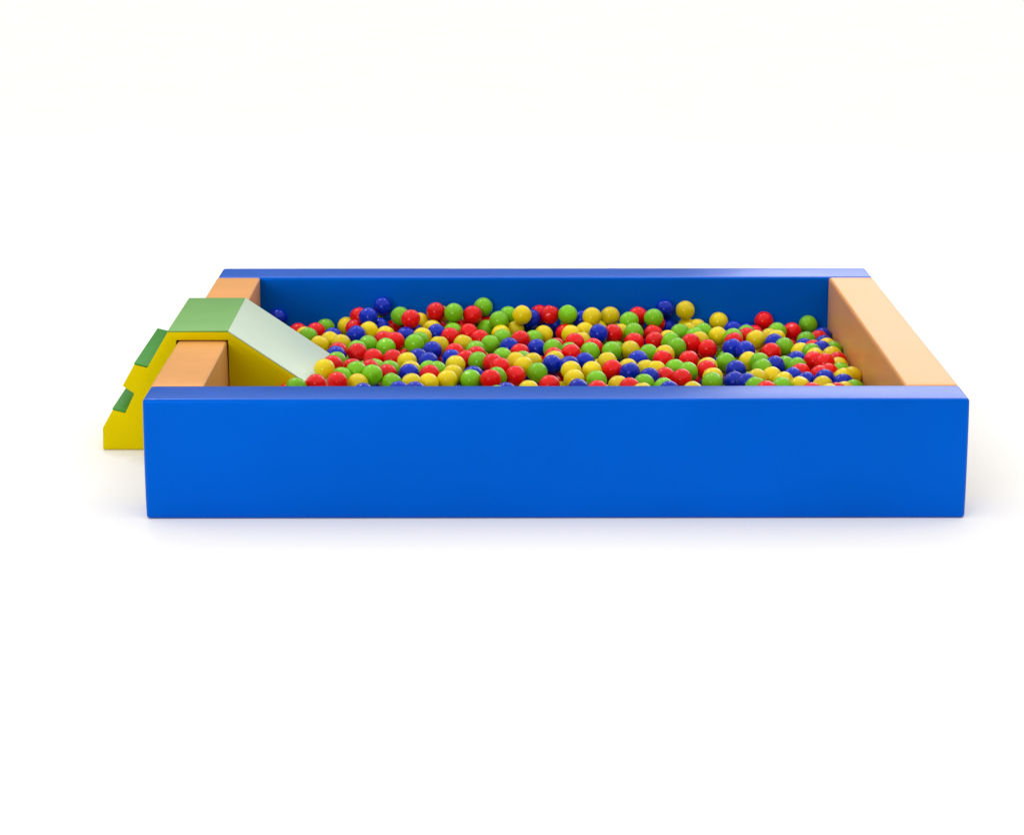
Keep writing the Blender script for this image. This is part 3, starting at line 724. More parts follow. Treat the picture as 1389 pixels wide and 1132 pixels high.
 (0.882,1.479,0.093,'r',0),(0.333,1.644,0.162,'b',0),(1.11,2.067,0.143,'b',0),(0.481,1.029,0.155,'r',0),
 (-1.066,2.186,0.136,'y',1),(0.491,1.702,0.086,'g',0),(0.592,1.806,0.149,'y',1),(0.946,2.049,0.129,'r',0),
 (0.589,1.979,0.084,'r',0),(0.801,2.078,0.122,'y',0),(-0.104,1.616,0.087,'r',0),(0.703,1.934,0.086,'b',0),
 (-0.459,0.947,0.087,'g',0),(-0.351,1.464,0.099,'g',0),(0.42,1.491,0.105,'r',0),(-0.37,1.245,0.147,'b',1),
 (-0.572,0.919,0.14,'g',0),(0.355,0.934,0.116,'g',0),(0.616,1.866,0.101,'g',0),(0.922,1.605,0.084,'g',0),
 (0.18,1.709,0.109,'g',0),(-0.532,2.132,0.092,'g',0),(1.062,1.67,0.088,'b',0),(-0.735,1.77,0.091,'g',0),
 (0.654,2.154,0.116,'g',0),(-0.212,1.347,0.151,'r',0),(-1.171,0.81,0.083,'y',0),(-0.234,0.859,0.155,'g',0),
 (-0.379,2.121,0.084,'b',0),(-0.581,1.876,0.086,'y',0),(0.829,1.267,0.085,'y',0),(0.816,1.792,0.171,'y',1),
 (0.631,1.386,0.147,'b',1),(-0.923,2.227,0.142,'b',0),(-1.027,1.888,0.096,'r',1),(1.076,2.002,0.089,'r',0),
 (0.742,1.693,0.08,'b',0),(1.01,0.851,0.14,'y',0),(-0.128,0.835,0.123,'g',0),(-0.743,1.881,0.086,'y',0),
 (-0.464,1.704,0.082,'b',0),(0.081,1.464,0.08,'b',0),(1.117,2.177,0.16,'b',0),(-0.11,1.992,0.085,'y',0),
 (-1.175,2.222,0.092,'y',1),(-0.523,1.873,0.142,'y',0),(-0.047,2.097,0.092,'g',0),(0.466,2.2,0.084,'b',0),
 (-0.437,1.464,0.152,'y',0),(0.711,1.612,0.163,'g',1),(1.08,0.836,0.084,'b',0),(0.276,1.541,0.081,'y',0),
 (-0.035,1.675,0.167,'r',1),(0.295,1.573,0.162,'b',0),(-0.6,1.228,0.104,'r',0),(0.989,1.923,0.091,'g',0),
 (0.051,2.207,0.1,'r',0),(0.48,1.075,0.082,'r',0),(0.277,1.121,0.082,'b',0),(-0.425,1.325,0.084,'g',0),
 (-0.587,2.05,0.108,'g',0),(0.624,1.66,0.094,'y',0),(-0.354,0.884,0.087,'b',0),(-0.21,1.29,0.083,'g',0),
 (1.17,1.003,0.088,'y',0),(0.459,1.364,0.1,'b',0),(0.742,0.964,0.168,'r',0),(0.006,1.053,0.139,'y',0),
 (0.291,2.012,0.151,'r',0),(0.817,1.62,0.107,'y',0),(-0.206,0.897,0.091,'b',0),(1.107,2.203,0.084,'g',0),
 (0.238,1.768,0.125,'b',0),(0.394,2.182,0.156,'r',1),(0.948,0.802,0.124,'g',0),(-0.858,2.229,0.089,'y',0),
 (0.338,1.701,0.106,'r',0),(-0.166,1.573,0.137,'g',0),(0.189,1.346,0.093,'b',0),(0.109,2.061,0.146,'g',0),
 (0.12,1.963,0.08,'b',0),(0.269,1.297,0.132,'b',0),(0.642,0.893,0.092,'b',0),(0.914,1.68,0.132,'y',0),
 (0.708,1.004,0.095,'r',0),(-0.495,2.026,0.09,'b',0),(0.807,1.458,0.15,'g',1),(0.704,1.569,0.09,'b',0),
 (0.323,1.229,0.086,'g',0),(-1.158,1.894,0.106,'b',0),(0.303,2.232,0.188,'y',1),(0.892,2.194,0.125,'g',0),
 (-0.824,1.648,0.139,'b',0),(-0.029,2.192,0.164,'y',0),(0.842,1.867,0.156,'y',1),(-1.041,1.79,0.1,'y',1),
 (0.532,1.848,0.084,'y',0),(-0.254,1.892,0.092,'y',0),(-0.268,1.46,0.08,'r',0),(0.571,1.733,0.123,'r',0),
 (-1.154,2.112,0.092,'r',1),(0.891,1.021,0.136,'g',0),(-0.344,2.106,0.156,'r',0),(0.323,2.031,0.08,'b',1),
 (0.394,1.22,0.142,'g',0),(-0.393,1.79,0.083,'r',0),(-0.871,1.899,0.092,'g',0),(-0.23,1.536,0.086,'b',0),
 (0.672,1.079,0.163,'r',0),(1.169,1.619,0.087,'y',0),(-0.874,1.675,0.082,'r',1),(0.186,1.465,0.091,'b',0),
 (0.728,2.048,0.083,'b',0),(1.157,2.11,0.092,'g',0),(-0.741,1.641,0.155,'g',1),(-0.519,0.802,0.095,'b',0),
 (-0.871,0.826,0.084,'b',0),(0.136,1.43,0.167,'r',1),(0.121,1.288,0.088,'y',0),(0.342,2.211,0.1,'r',0),
 (-0.732,1.682,0.083,'b',0),(-0.703,1.725,0.164,'g',0),(1.167,1.255,0.106,'r',0),(1.085,1.064,0.082,'r',0),
 (-0.649,1.801,0.097,'y',0),(0.742,2.167,0.083,'y',0),(-1.014,2.086,0.089,'b',0),(0.886,1.234,0.132,'r',0),
 (-0.008,1.145,0.147,'y',0),(-0.326,1.917,0.158,'g',0),(-0.938,2.115,0.099,'g',0),(0.993,1.762,0.115,'r',0),
 (0.38,0.863,0.084,'r',0),(0.51,1.469,0.09,'r',0),(-0.686,2.006,0.137,'b',0),(-0.822,0.896,0.084,'y',0),
 (-0.056,1.772,0.133,'b',0),(0.802,1.408,0.08,'r',0),(-0.384,1.396,0.162,'g',0),(0.986,1.292,0.135,'g',0),
 (-0.316,1.691,0.152,'r',0),(1.086,1.585,0.082,'b',0),(1.074,1.461,0.099,'b',0),(-0.748,2.232,0.148,'r',0),
 (0.917,1.895,0.152,'r',1),(1.101,0.969,0.161,'g',0),(0.873,1.812,0.089,'g',0),(-0.5,1.653,0.162,'y',0),
 (-0.223,2.218,0.14,'b',0),(-0.705,1.247,0.183,'b',1),(-0.285,1.667,0.08,'y',1),(-0.745,0.805,0.116,'b',0),
 (0.818,1.904,0.085,'g',0),(0.647,1.206,0.137,'y',0),(0.816,0.994,0.136,'y',0),(0.507,1.952,0.103,'g',0),
 (0.555,1.005,0.131,'r',0),(1.157,1.098,0.083,'y',0),(-1.09,1.852,0.128,'y',1),(0.896,0.961,0.08,'y',0),
 (1.158,1.715,0.099,'g',0),(-0.342,1.968,0.083,'r',0),(-1.027,0.801,0.156,'b',0),(0.567,0.803,0.084,'y',0),
 (0.957,1.068,0.136,'y',0),(0.971,2.189,0.11,'b',1),(-0.054,2.225,0.092,'b',0),(-0.983,2.212,0.091,'y',0),
 (-0.223,1.004,0.091,'r',0),(-0.929,1.983,0.085,'b',0),(-0.124,1.518,0.092,'r',0),(-0.128,1.275,0.082,'y',0),
 (-0.296,2.134,0.092,'y',0),(0.322,0.818,0.131,'y',0),(0.509,1.114,0.163,'g',0),(0.443,1.897,0.088,'b',0),
 (-0.38,1.172,0.083,'r',0),(0.254,1.056,0.147,'b',0),(-0.715,2.197,0.084,'b',0),(-0.618,1.973,0.083,'g',0),
 (0.414,1.652,0.138,'b',0),(1.065,1.755,0.08,'b',0),(-0.395,1.903,0.081,'g',0),(0.82,2.152,0.094,'g',0),
 (-0.508,1.057,0.085,'g',0),(0.368,1.335,0.156,'g',0),(0.009,1.514,0.086,'r',0),(-0.522,1.473,0.161,'b',0),
 (0.534,2.117,0.092,'r',1),(0.652,2.231,0.146,'r',0),(1.168,1.904,0.119,'b',0),(0.87,0.84,0.118,'y',0),
 (-0.447,1.613,0.086,'y',0),(1.126,1.389,0.081,'r',0),(0.055,0.861,0.083,'y',0),(0.075,0.808,0.14,'r',0),
 (1.157,2.017,0.101,'b',0),(-0.166,2.02,0.14,'y',0),(0.201,0.924,0.164,'b',0),(0.591,1.181,0.083,'y',0),
 (-0.208,0.814,0.083,'r',0),(-0.923,1.834,0.131,'b',0),(-0.59,1.445,0.088,'b',0),(-0.499,1.784,0.163,'b',0),
 (1.167,0.802,0.116,'r',0),(0.816,2.231,0.096,'g',0),(-0.765,2.029,0.159,'g',0),(-0.011,1.922,0.164,'b',0),
 (0.01,1.943,0.085,'y',0),(0.768,1.931,0.15,'y',1),(-0.436,2.234,0.081,'b',0),(0.319,1.342,0.083,'g',0),
 (0.119,1.157,0.083,'y',0),(-0.591,1.537,0.131,'g',0),(0.224,1.44,0.162,'r',1),(-0.024,1.69,0.089,'y',0),
 (-0.295,1.068,0.095,'b',0),(-0.578,2.225,0.084,'r',0),(-0.65,0.941,0.138,'r',0),(0.667,2.082,0.157,'b',0),
 (0.026,0.998,0.083,'y',0),(0.88,2.044,0.081,'r',0),(-0.033,0.897,0.091,'y',0),(0.387,2.074,0.132,'r',0),
 (-0.209,1.185,0.094,'g',0),(-0.563,1.296,0.085,'r',0),(0.64,1.751,0.08,'r',0),(-1.102,2.04,0.081,'y',0),
 (-0.525,1.805,0.085,'g',0),(-0.279,2.213,0.084,'b',0),(0.256,1.164,0.154,'y',0),(-0.773,2.06,0.084,'g',0),
 (-0.409,1.009,0.102,'r',0),(0.301,1.002,0.1,'b',0),(-0.041,1.188,0.083,'r',0),(0.666,1.525,0.146,'r',1),
 (0.265,2.165,0.148,'g',1),(0.249,0.816,0.084,'b',0),(0.038,2.079,0.082,'y',0),(-1.084,1.948,0.089,'y',0),
 (-0.208,1.728,0.083,'g',0),(-0.878,2.093,0.172,'r',0),(-0.319,2.221,0.156,'y',0),(-0.219,1.394,0.082,'r',0),
 (0.039,1.122,0.083,'r',0),(0.485,1.242,0.084,'g',0),(0.152,2.139,0.18,'y',0),(0.824,0.92,0.08,'r',0),
 (-0.174,1.745,0.155,'r',0),(0.977,1.667,0.085,'b',0),(-0.347,1.769,0.161,'b',0),(1.167,1.384,0.15,'y',0),
 (1.075,1.152,0.177,'b',0),(-0.525,1.946,0.083,'r',0),(-0.166,1.574,0.054,'y',0),(0.156,0.764,0.126,'r',0),
 (-0.941,0.495,0.138,'g',0),(0.774,0.471,0.114,'g',0),(-0.94,1.875,0.054,'b',0),(1.031,0.758,0.102,'r',0),
 (0.135,0.462,0.138,'g',0),(0.491,0.264,0.138,'b',0),(0.519,0.506,0.15,'r',0),(-0.707,0.32,0.114,'y',0),
 (0.282,0.673,0.126,'r',0),(-0.227,0.549,0.15,'y',0),(0.823,0.253,0.15,'y',0),(0.858,1.657,0.042,'g',0),
 (0.565,0.373,0.102,'y',0),(-0.514,0.455,0.114,'b',0),(-0.21,0.488,0.102,'r',0),(0.855,0.358,0.15,'g',0),
 (0.559,0.561,0.102,'g',0),(-0.026,0.776,0.078,'y',0),(0.862,1.033,0.054,'g',0),(-0.365,2.054,0.042,'y',0),
 (1.09,0.712,0.066,'g',0),(0.181,0.394,0.15,'r',0),(-0.64,0.301,0.066,'b',0),(-0.953,0.342,0.138,'y',0),
 (0.759,1.342,0.054,'b',0),(0.954,1.081,0.054,'r',0),(0.813,1.996,0.054,'r',0),(-0.29,1.149,0.042,'b',0),
 (-0.899,0.347,0.078,'b',0),(1.027,1.84,0.042,'y',0),(-0.488,1.15,0.054,'b',0),(-1.085,0.334,0.15,'r',0),
 (-0.255,0.639,0.114,'r',0),(-0.561,0.307,0.138,'g',0),(-0.123,0.777,0.066,'b',0),(0.041,0.656,0.138,'r',0),
 (0.971,2.055,0.054,'r',0),(0.383,1.729,0.042,'g',0),(-0.122,0.528,0.15,'g',0),(0.211,0.732,0.078,'g',0),
 (-0.133,1.699,0.054,'y',0),(-0.572,0.259,0.066,'b',0),(-0.374,1.615,0.054,'b',0),(-0.477,0.487,0.042,'b',0),
 (0.587,0.961,0.066,'r',0),(-1.135,0.683,0.15,'r',0),(0.911,0.561,0.138,'r',0),(-0.835,0.368,0.138,'r',0),
 (-0.581,0.402,0.126,'b',0),(0.063,0.93,0.042,'r',0),(1.006,1.36,0.054,'y',0),(-0.33,1.533,0.066,'r',0),
 (0.465,0.497,0.09,'b',0),(-0.959,0.674,0.102,'b',0),(-0.786,0.58,0.126,'y',0),(0.164,0.569,0.15,'b',0),
 (-0.29,0.593,0.054,'r',0),(0.529,0.619,0.054,'g',0),(0.723,1.249,0.042,'b',0),(0.036,0.443,0.138,'b',0),
 (-0.295,0.434,0.15,'b',0),(0.186,2.001,0.042,'r',0),(0.758,1.851,0.066,'g',0),(-0.199,0.571,0.078,'r',0),
 (0.806,0.699,0.138,'b',0),(0.308,0.345,0.114,'r',0),(0.215,2.086,0.054,'b',0),(1.063,2.134,0.054,'b',0),
 (-0.355,2.206,0.054,'g',0),(-0.743,0.584,0.054,'g',0),(-1.133,0.411,0.114,'r',0),(0.35,0.732,0.114,'b',0),
 (0.779,0.816,0.042,'r',0),(-1.028,0.764,0.078,'r',0),(-0.182,0.386,0.114,'r',0),(-0.138,1.02,0.054,'g',0),
 (0.094,0.271,0.102,'y',0),(0.094,0.574,0.102,'y',0),(-0.022,0.486,0.102,'r',0),(-0.087,1.461,0.042,'y',0),
 (-0.939,0.747,0.078,'g',0),(0.566,0.294,0.15,'r',0),(0.692,0.606,0.15,'g',0),(0.673,0.42,0.15,'y',0),
 (1.056,0.625,0.114,'y',0),(0.886,0.522,0.066,'g',0),(-1.176,2.054,0.042,'r',0),(0.097,1.682,0.054,'r',0),
 (0.727,0.748,0.126,'r',0),(0.909,2.142,0.054,'b',0),(-0.34,0.288,0.126,'r',0),(-0.392,1.72,0.042,'b',0),
 (-0.037,0.394,0.15,'r',0),(0.975,1.224,0.042,'g',0),(-0.813,0.764,0.15,'y',0),(0.726,0.361,0.126,'b',0),
 (0.209,0.411,0.066,'r',0),(0.912,0.318,0.102,'b',0),(-0.396,0.384,0.126,'g',0),(-0.994,0.583,0.126,'r',0),
 (0.366,1.415,0.054,'y',0),(-0.743,0.517,0.15,'y',0),(-0.274,1.825,0.042,'y',0),(-0.939,0.557,0.066,'r',0),
 (0.818,1.776,0.042,'b',0),(0.167,0.892,0.042,'y',0),(0.674,0.512,0.114,'g',0),(-0.804,0.317,0.078,'r',0),
 (-0.983,0.254,0.138,'g',0),(0.228,1.789,0.042,'b',0),(-0.646,0.783,0.138,'b',0),(0.311,0.943,0.042,'r',0),
 (0.604,0.694,0.138,'y',0),(0.396,0.968,0.042,'r',0),(-0.55,0.405,0.042,'y',0),(-1.013,0.445,0.126,'r',0),
 (0.828,0.731,0.066,'g',0),(-0.178,0.691,0.114,'r',0),(0.341,0.643,0.078,'y',0),(-0.305,0.559,0.138,'r',0),
 (0.754,0.442,0.042,'b',0),(-0.01,1.783,0.066,'y',0),(-0.149,0.456,0.054,'y',0),(0.283,2.176,0.054,'b',0),
 (0.779,1.181,0.054,'y',0),(0.211,0.66,0.042,'b',0),(-0.551,0.523,0.09,'r',0),(0.834,0.312,0.078,'g',0),
 (-1.169,0.436,0.042,'y',0),(1.136,0.298,0.138,'b',0),(1.041,0.567,0.054,'b',0),(-1.095,2.163,0.054,'b',0),
 (-0.267,0.679,0.042,'y',0),(0.065,1.757,0.042,'b',0),(1.027,0.423,0.138,'r',0),(-1.136,0.309,0.09,'r',0),
 (0.446,1.638,0.066,'b',0),(-0.742,1.951,0.042,'y',0),(-0.108,0.875,0.042,'r',0),(-0.037,1.089,0.054,'g',0),
 (0.524,0.757,0.15,'y',0),(0.265,0.584,0.15,'y',0),(-0.242,0.331,0.126,'y',0),(0.718,0.736,0.042,'g',0),
 (0.511,0.739,0.066,'g',0),(0.939,0.654,0.126,'g',0),(1.12,1.496,0.042,'r',0),(0.147,0.482,0.054,'g',0),
 (-0.762,0.429,0.138,'b',0),(-0.188,0.299,0.066,'y',0),(-0.078,0.345,0.102,'g',0),(1.139,0.396,0.15,'g',0),
 (0.645,0.745,0.09,'b',0),(1.147,0.361,0.078,'b',0),(-0.356,1.374,0.042,'y',0),(0.399,0.43,0.126,'r',0),
 (-0.334,0.457,0.078,'r',0),(-0.541,0.662,0.138,'g',0),(-0.247,0.41,0.066,'r',0),(0.13,1.37,0.042,'b',0),
 (-1.088,1.826,0.042,'y',1),(-0.28,0.74,0.138,'g',0),(0.625,0.518,0.042,'b',0),(0.945,0.404,0.138,'y',0),
 (0.556,0.252,0.078,'g',0),(0.461,0.642,0.15,'g',0),(0.742,1.476,0.054,'r',0),(0.908,1.976,0.042,'g',0),
 (-0.276,0.264,0.078,'b',0),(0.107,2.23,0.042,'y',0),(-0.111,0.288,0.15,'r',0),(-1.006,0.443,0.042,'g',0),
 (-0.401,0.708,0.102,'g',0),(-1.063,0.278,0.09,'y',0),(0.902,1.255,0.054,'g',0),(-0.676,2.026,0.054,'b',0),
 (0.684,0.347,0.054,'b',0),(0.043,1.386,0.054,'y',0),(-0.006,0.268,0.138,'y',0),(-0.001,2.169,0.042,'b',0),
 (-0.133,2.152,0.078,'r',0),(0.852,0.648,0.09,'r',0),(-0.613,1.747,0.042,'r',0),(0.416,0.34,0.138,'y',0),
 (-0.44,0.269,0.126,'g',0),(1.112,0.929,0.042,'g',0),(-1.067,0.603,0.102,'b',0),(0.558,1.715,0.042,'b',0),
 (0.975,0.502,0.138,'g',0),(1.139,0.464,0.102,'y',0),(-0.395,1.259,0.042,'r',0),(1.012,0.416,0.054,'g',0),
 (-0.082,0.57,0.09,'b',0),(-0.99,0.315,0.066,'r',0),(1.126,1.812,0.042,'y',0),(-0.617,0.636,0.138,'y',0),
 (-0.525,0.894,0.066,'r',0),(0.778,0.571,0.138,'b',0),(-1.089,0.51,0.114,'y',0),(0.659,0.306,0.15,'r',0),
 (-0.195,1.805,0.054,'y',0),(1.051,0.319,0.114,'g',0),(0.018,0.328,0.09,'r',0),(0.689,0.637,0.066,'y',0),
 (-0.713,0.746,0.066,'b',0),(-0.343,0.384,0.042,'r',0),(-0.597,0.796,0.042,'y',0),(0.533,1.373,0.042,'y',0),
 (0.908,0.789,0.054,'r',0),(1.01,0.937,0.042,'g',0),(0.424,0.65,0.078,'r',0),(0.214,1.674,0.042,'y',0),
 (-0.573,0.622,0.066,'g',0),(-1.108,0.782,0.126,'r',0),(0.263,0.285,0.09,'g',0),(-0.628,0.452,0.078,'r',0),
 (0.896,0.442,0.078,'y',0),(0.145,0.775,0.042,'r',0),(0.607,2.124,0.054,'y',0),(-0.797,0.676,0.126,'r',0),
 (0.665,0.81,0.042,'b',0),(-0.192,1.937,0.066,'y',0),(-0.442,0.592,0.126,'y',0),(-0.006,0.661,0.066,'g',0),
 (-0.681,0.566,0.138,'g',0),(-0.047,1.553,0.042,'r',0),(-1.12,0.549,0.042,'b',0),(1.146,0.626,0.15,'g',0),
 (0.774,0.604,0.054,'b',0),(0.024,0.425,0.054,'g',0),(-0.386,0.306,0.054,'r',0),(0.419,0.773,0.054,'b',0),
 (-1.021,0.679,0.042,'r',0),(1.115,1.223,0.042,'y',0),(-0.705,0.662,0.114,'g',0),(-0.898,0.417,0.15,'b',0),
 (-0.13,0.637,0.078,'y',0),(-0.059,0.438,0.042,'r',0),(-1.075,0.349,0.054,'b',0),(-1.175,0.614,0.15,'b',0),
 (0.793,0.387,0.09,'y',0),(0.397,0.485,0.042,'g',0),(-0.41,0.594,0.042,'b',0),(0.477,0.573,0.114,'y',0),
 (0.676,2.216,0.066,'r',0),(-0.438,0.374,0.054,'b',0),(0.758,0.292,0.102,'g',0),(0.258,0.43,0.138,'b',0),
 (0.351,0.516,0.126,'y',0),(0.152,0.268,0.042,'r',0),(0.522,1.609,0.042,'b',0),(-0.892,0.481,0.066,'b',0),
 (0.055,0.719,0.09,'y',0),(-0.836,0.605,0.066,'r',0),(-0.409,0.52,0.15,'b',0),(0.281,0.507,0.09,'r',0),
 (1.146,0.855,0.042,'b',0),(0.844,0.436,0.138,'b',0),(0.211,0.595,0.09,'b',0),(0.903,1.4,0.042,'g',0),
 (-0.467,2.161,0.054,'b',0),(0.612,1.537,0.054,'b',0),(0.376,1.902,0.042,'r',0),(0.103,0.366,0.126,'y',0),
 (-0.029,0.695,0.15,'b',0),(0.219,1.279,0.042,'b',0),(0.607,0.415,0.042,'r',0),(-0.829,0.686,0.054,'r',0),
 (-1.137,0.744,0.054,'b',0),(-1.17,0.669,0.078,'b',0),(0.954,0.563,0.054,'b',0),(-0.645,2.212,0.042,'r',0),
 (1.014,1.598,0.042,'y',0),(0.921,0.258,0.042,'y',0),(-0.856,0.539,0.126,'y',0),(0.925,0.682,0.042,'g',0),
 (0.887,1.162,0.054,'g',0),(0.171,0.287,0.126,'y',0),(-0.473,1.889,0.054,'b',0),(0.208,0.506,0.126,'r',0),
 (-0.966,0.84,0.042,'b',0),(1.162,0.604,0.066,'r',0),(-0.743,0.274,0.042,'r',0),(-0.314,0.367,0.114,'y',0),
 (0.936,0.253,0.15,'r',0),(-0.694,0.523,0.066,'g',0),(0.454,0.313,0.066,'r',0),(-0.731,0.424,0.054,'b',0),
 (1.109,0.561,0.114,'y',0),(0.6,1.814,0.042,'y',0),(-0.648,0.271,0.15,'y',0),(-0.777,2.234,0.042,'y',0),
 (-0.05,0.297,0.042,'g',0),(0.884,1.544,0.042,'r',0),(0.643,1.082,0.042,'b',0),(0.087,0.632,0.042,'g',0),
 (0.691,1.806,0.042,'y',0),(0.41,2.063,0.042,'b',0),(1.162,1.955,0.042,'y',0),(1.164,1.321,0.054,'g',0),
 (1.134,0.533,0.042,'r',0),(1.133,0.255,0.066,'y',0),(1.039,2.211,0.042,'r',0),(0.384,0.404,0.042,'b',0),
 (0.342,0.545,0.042,'b',0),(-1.044,0.69,0.126,'b',0),(-0.893,0.902,0.042,'g',0),(0.723,0.532,0.054,'g',0),
 (0.915,1.741,0.078,'b',0),(0.288,1.967,0.042,'y',0),(-0.988,1.719,0.054,'g',0),(-0.024,2.022,0.054,'r',0),
 (-0.035,1.341,0.042,'r',0),(-0.528,0.744,0.042,'g',0),(-0.129,1.356,0.054,'b',0),(-0.428,0.866,0.042,'b',0),
 (0.643,1.406,0.042,'r',0),(0.114,2.117,0.066,'r',0),(0.347,0.313,0.042,'y',0),(0.487,0.872,0.054,'y',0),
 (-0.592,1.661,0.042,'y',0),(0.594,0.487,0.114,'r',0),(-0.809,0.456,0.078,'y',0),(-0.066,1.834,0.042,'r',0),
 (-0.286,0.771,0.042,'b',0),(0.237,1.409,0.042,'g',0),(0.896,0.732,0.138,'r',0),(-0.266,2.08,0.042,'b',0),
 (0.18,1.534,0.042,'y',0),(-0.714,0.902,0.042,'r',0),(0.155,1.891,0.054,'y',0),(1.025,0.271,0.054,'g',0),
 (0.188,0.696,0.15,'g',0),(-0.117,0.429,0.126,'r',0),(-0.195,2.196,0.054,'r',0),(0.318,0.739,0.042,'g',0),
 (-0.701,2.129,0.042,'b',0),(0.546,0.635,0.138,'r',0),(-0.926,0.413,0.042,'y',0),(0.365,0.281,0.114,'r',0),
 (-0.325,1.297,0.042,'y',0),(0.53,2.229,0.042,'g',0),(0.463,0.415,0.078,'y',0),(0.898,1.875,0.042,'b',0),
 (0.286,0.392,0.054,'b',0),(-0.988,1.801,0.042,'b',0),(-0.886,2.163,0.054,'b',0),(-0.887,0.644,0.126,'b',0),
 (-0.281,0.881,0.054,'y',0),(-1.085,0.451,0.054,'b',0),(0.61,0.32,0.054,'g',0),(-0.791,0.806,0.042,'r',0),
 (0.153,0.568,0.042,'g',0),(0.139,0.376,0.042,'g',0),(0.774,1.077,0.042,'g',0),(-0.917,0.262,0.09,'b',0),
 (0.444,1.968,0.042,'b',0),(-0.803,1.844,0.042,'y',0),(-0.126,2.066,0.054,'y',0),(0.03,0.255,0.054,'b',0),
 (-0.474,0.667,0.09,'y',0),(0.371,0.599,0.138,'b',0),(-0.36,0.632,0.126,'r',0),(-0.597,0.7,0.09,'r',0),
 (0.783,2.089,0.042,'r',0),(0.965,0.479,0.054,'r',0),(0.013,0.578,0.15,'b',0),(1.161,0.745,0.054,'y',0),
 (0.018,0.583,0.066,'g',0),(0.419,0.578,0.042,'g',0),(0.274,0.599,0.042,'g',0),(0.579,0.692,0.054,'y',0),
 (-1.101,0.902,0.042,'y',0),(-0.663,1.91,0.066,'y',0),(0.201,1.019,0.042,'y',0),(0.354,1.646,0.042,'b',0),
 (-0.513,1.38,0.042,'r',0),(0.09,2.027,0.042,'r',0),(-0.097,0.637,0.15,'r',0),(0.14,0.653,0.102,'g',0),
 (0.97,0.346,0.054,'g',0),(-0.449,0.77,0.054,'y',0),(-0.366,0.768,0.054,'g',0),(-0.775,0.261,0.138,'g',0),
 (-0.509,0.373,0.15,'g',0),(-0.509,0.325,0.078,'g',0),(0.635,1.92,0.042,'r',0),(1.019,0.253,0.15,'b',0),
 (-0.443,1.443,0.042,'b',0),(0.287,1.734,0.054,'g',0),(1.076,0.491,0.15,'r',0),(-0.652,0.669,0.042,'r',0),
 (-0.614,0.894,0.054,'g',0),(1.073,0.35,0.042,'b',0),(0.651,0.257,0.078,'y',0),(-0.386,0.513,0.054,'b',0),
 (-0.598,0.478,0.15,'y',0),(0.548,0.488,0.042,'y',0),(0.14,1.073,0.042,'r',0),(-0.806,0.529,0.042,'b',0),
 (0.629,1.272,0.042,'y',0),(-1.078,1.737,0.042,'y',1),(1.139,0.709,0.138,'y',0),(1.015,1.455,0.042,'y',0),
 (-0.609,0.551,0.042,'y',0),(0.976,0.749,0.042,'b',0),(0.065,0.789,0.042,'g',0),(-0.234,1.066,0.042,'y',0),
 (-1.164,0.501,0.15,'y',0),(0.4,2.23,0.042,'y',0),(0.862,0.861,0.042,'b',0),(-0.108,1.14,0.042,'y',0),
 (1.08,1.326,0.042,'y',0),(0.07,0.496,0.078,'r',0),(0.507,1.784,0.042,'b',0),(0.263,0.758,0.138,'r',0),
 (1.026,0.653,0.042,'r',0),(0.995,0.831,0.042,'b',0),(0.35,1.516,0.042,'b',0),(-0.747,0.676,0.042,'r',0),
 (0.451,1.159,0.042,'r',0),(-0.549,0.984,0.066,'g',0),(0.306,0.858,0.042,'y',0),(-0.273,1.592,0.042,'g',0),
 (0.93,2.222,0.042,'b',0),(0.801,1.574,0.042,'g',0),(1.11,2.058,0.042,'g',0),(0.008,1.863,0.066,'b',1),
 (-0.477,0.732,0.138,'b',0),(0.887,0.364,0.042,'g',0),(-0.446,0.254,0.042,'r',0),(0.773,0.982,0.054,'y',0),
 (-0.099,0.747,0.138,'g',0),(-0.267,0.488,0.042,'b',0),(0.548,1.921,0.042,'r',0),(-0.363,0.668,0.042,'g',0),
]

KIND = {'r': 'red', 'g': 'green', 'b': 'blue', 'y': 'yellow'}
rnd = random.Random(11)


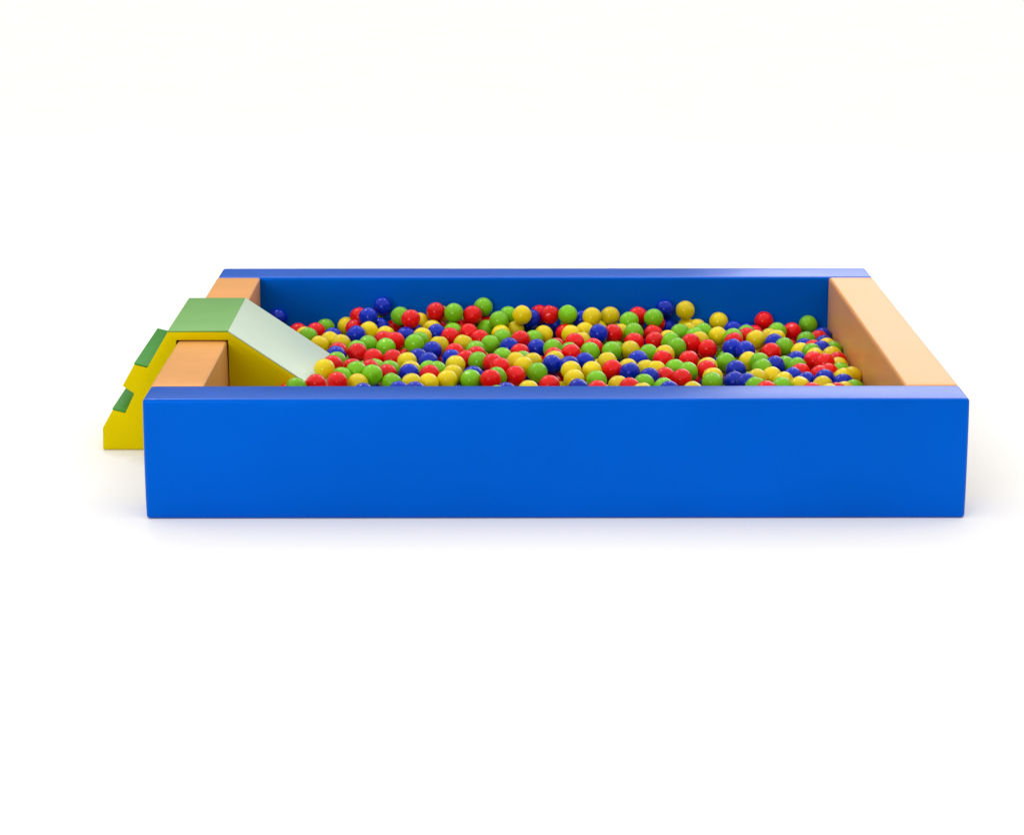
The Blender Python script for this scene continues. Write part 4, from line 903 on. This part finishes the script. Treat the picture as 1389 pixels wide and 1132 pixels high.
def ball_bm(seed, seg=32, rings=18):
    """a blow-moulded ball: thin moulding seam, slightly out of round, a shallow dent or two"""
    r = random.Random(seed)
    bm = bmesh.new()
    bmesh.ops.create_uvsphere(bm, u_segments=seg, v_segments=rings, radius=RADIUS)
    off = Vector((r.uniform(0, 99), r.uniform(0, 99), r.uniform(0, 99)))
    dents = [(Vector((r.uniform(-1, 1), r.uniform(-1, 1), r.uniform(-1, 1))).normalized(), r.uniform(0.03, 0.10)) for _ in range(2)]
    for v in bm.verts:
        d = v.co.normalized()
        k = 1 + 0.03 * noise.noise(d * 1.4 + off)
        for a, depth in dents:
            c = d.dot(a)
            if c > 0.82:
                k -= depth * ((c - 0.82) / 0.18) ** 2
        if abs(d.z) < 0.05:
            k += 0.006
        v.co = v.co * k
    return bm


variants = {}
for key in 'rgby':
    for s in range(8):
        bm = ball_bm(s * 7 + ord(key))
        me = bpy.data.meshes.new("ball")
        bm.to_mesh(me); bm.free()
        me.materials.append(BALL_MAT[key])
        for p in me.polygons:
            p.use_smooth = True
        variants[key, s] = me

first = bpy.data.objects.new("ball", variants['b', 0])
for i, (x, y, z, key, label) in enumerate(BALLS):
    o = first if i == 0 else first.copy()
    o.data = variants[key, rnd.randrange(8)]
    C.objects.link(o)
    o.location = (x, y, z)
    o.rotation_euler = (rnd.uniform(0, 6.28), rnd.uniform(0, 3.14), rnd.uniform(0, 6.28))
    tag(o, label, KIND[key] + ' ball', 'plastic balls filling the pit')

# the deeper layers, which only show as slivers between the balls above
base = {}
for hi in (0, 1):
    t = ball_bm(5, 24, 14) if hi else ball_bm(5, 12, 8)
    t.verts.ensure_lookup_table()
    base[hi] = ([v.co.copy() for v in t.verts], [[v.index for v in f.verts] for f in t.faces])
    t.free()
verts, faces, mats = [], [], []
for x, y, z, key, hi in UNDER:
    vs, fs = base[hi]
    k = len(verts)
    rot = Matrix.Rotation(rnd.uniform(0, 6.28), 3, 'Z') @ Matrix.Rotation(rnd.uniform(0, 6.28), 3, 'X')
    verts += [tuple(rot @ v + Vector((x, y, z))) for v in vs]
    faces += [[k + q for q in f] for f in fs]
    mats += ['rgby'.index(key)] * len(fs)
me = bpy.data.meshes.new("ball_layer")
me.from_pydata(verts, [], faces)
for key in 'rgby':
    me.materials.append(BALL_MAT[key])
me.polygons.foreach_set('material_index', mats)
me.polygons.foreach_set('use_smooth', [True] * len(faces))
me.update()
under = bpy.data.objects.new("ball_layer", me)
C.objects.link(under)
under['kind'] = 'stuff'
tag(under, "mixed red green blue and yellow balls lying deeper, seen in gaps between the upper balls", 'balls')
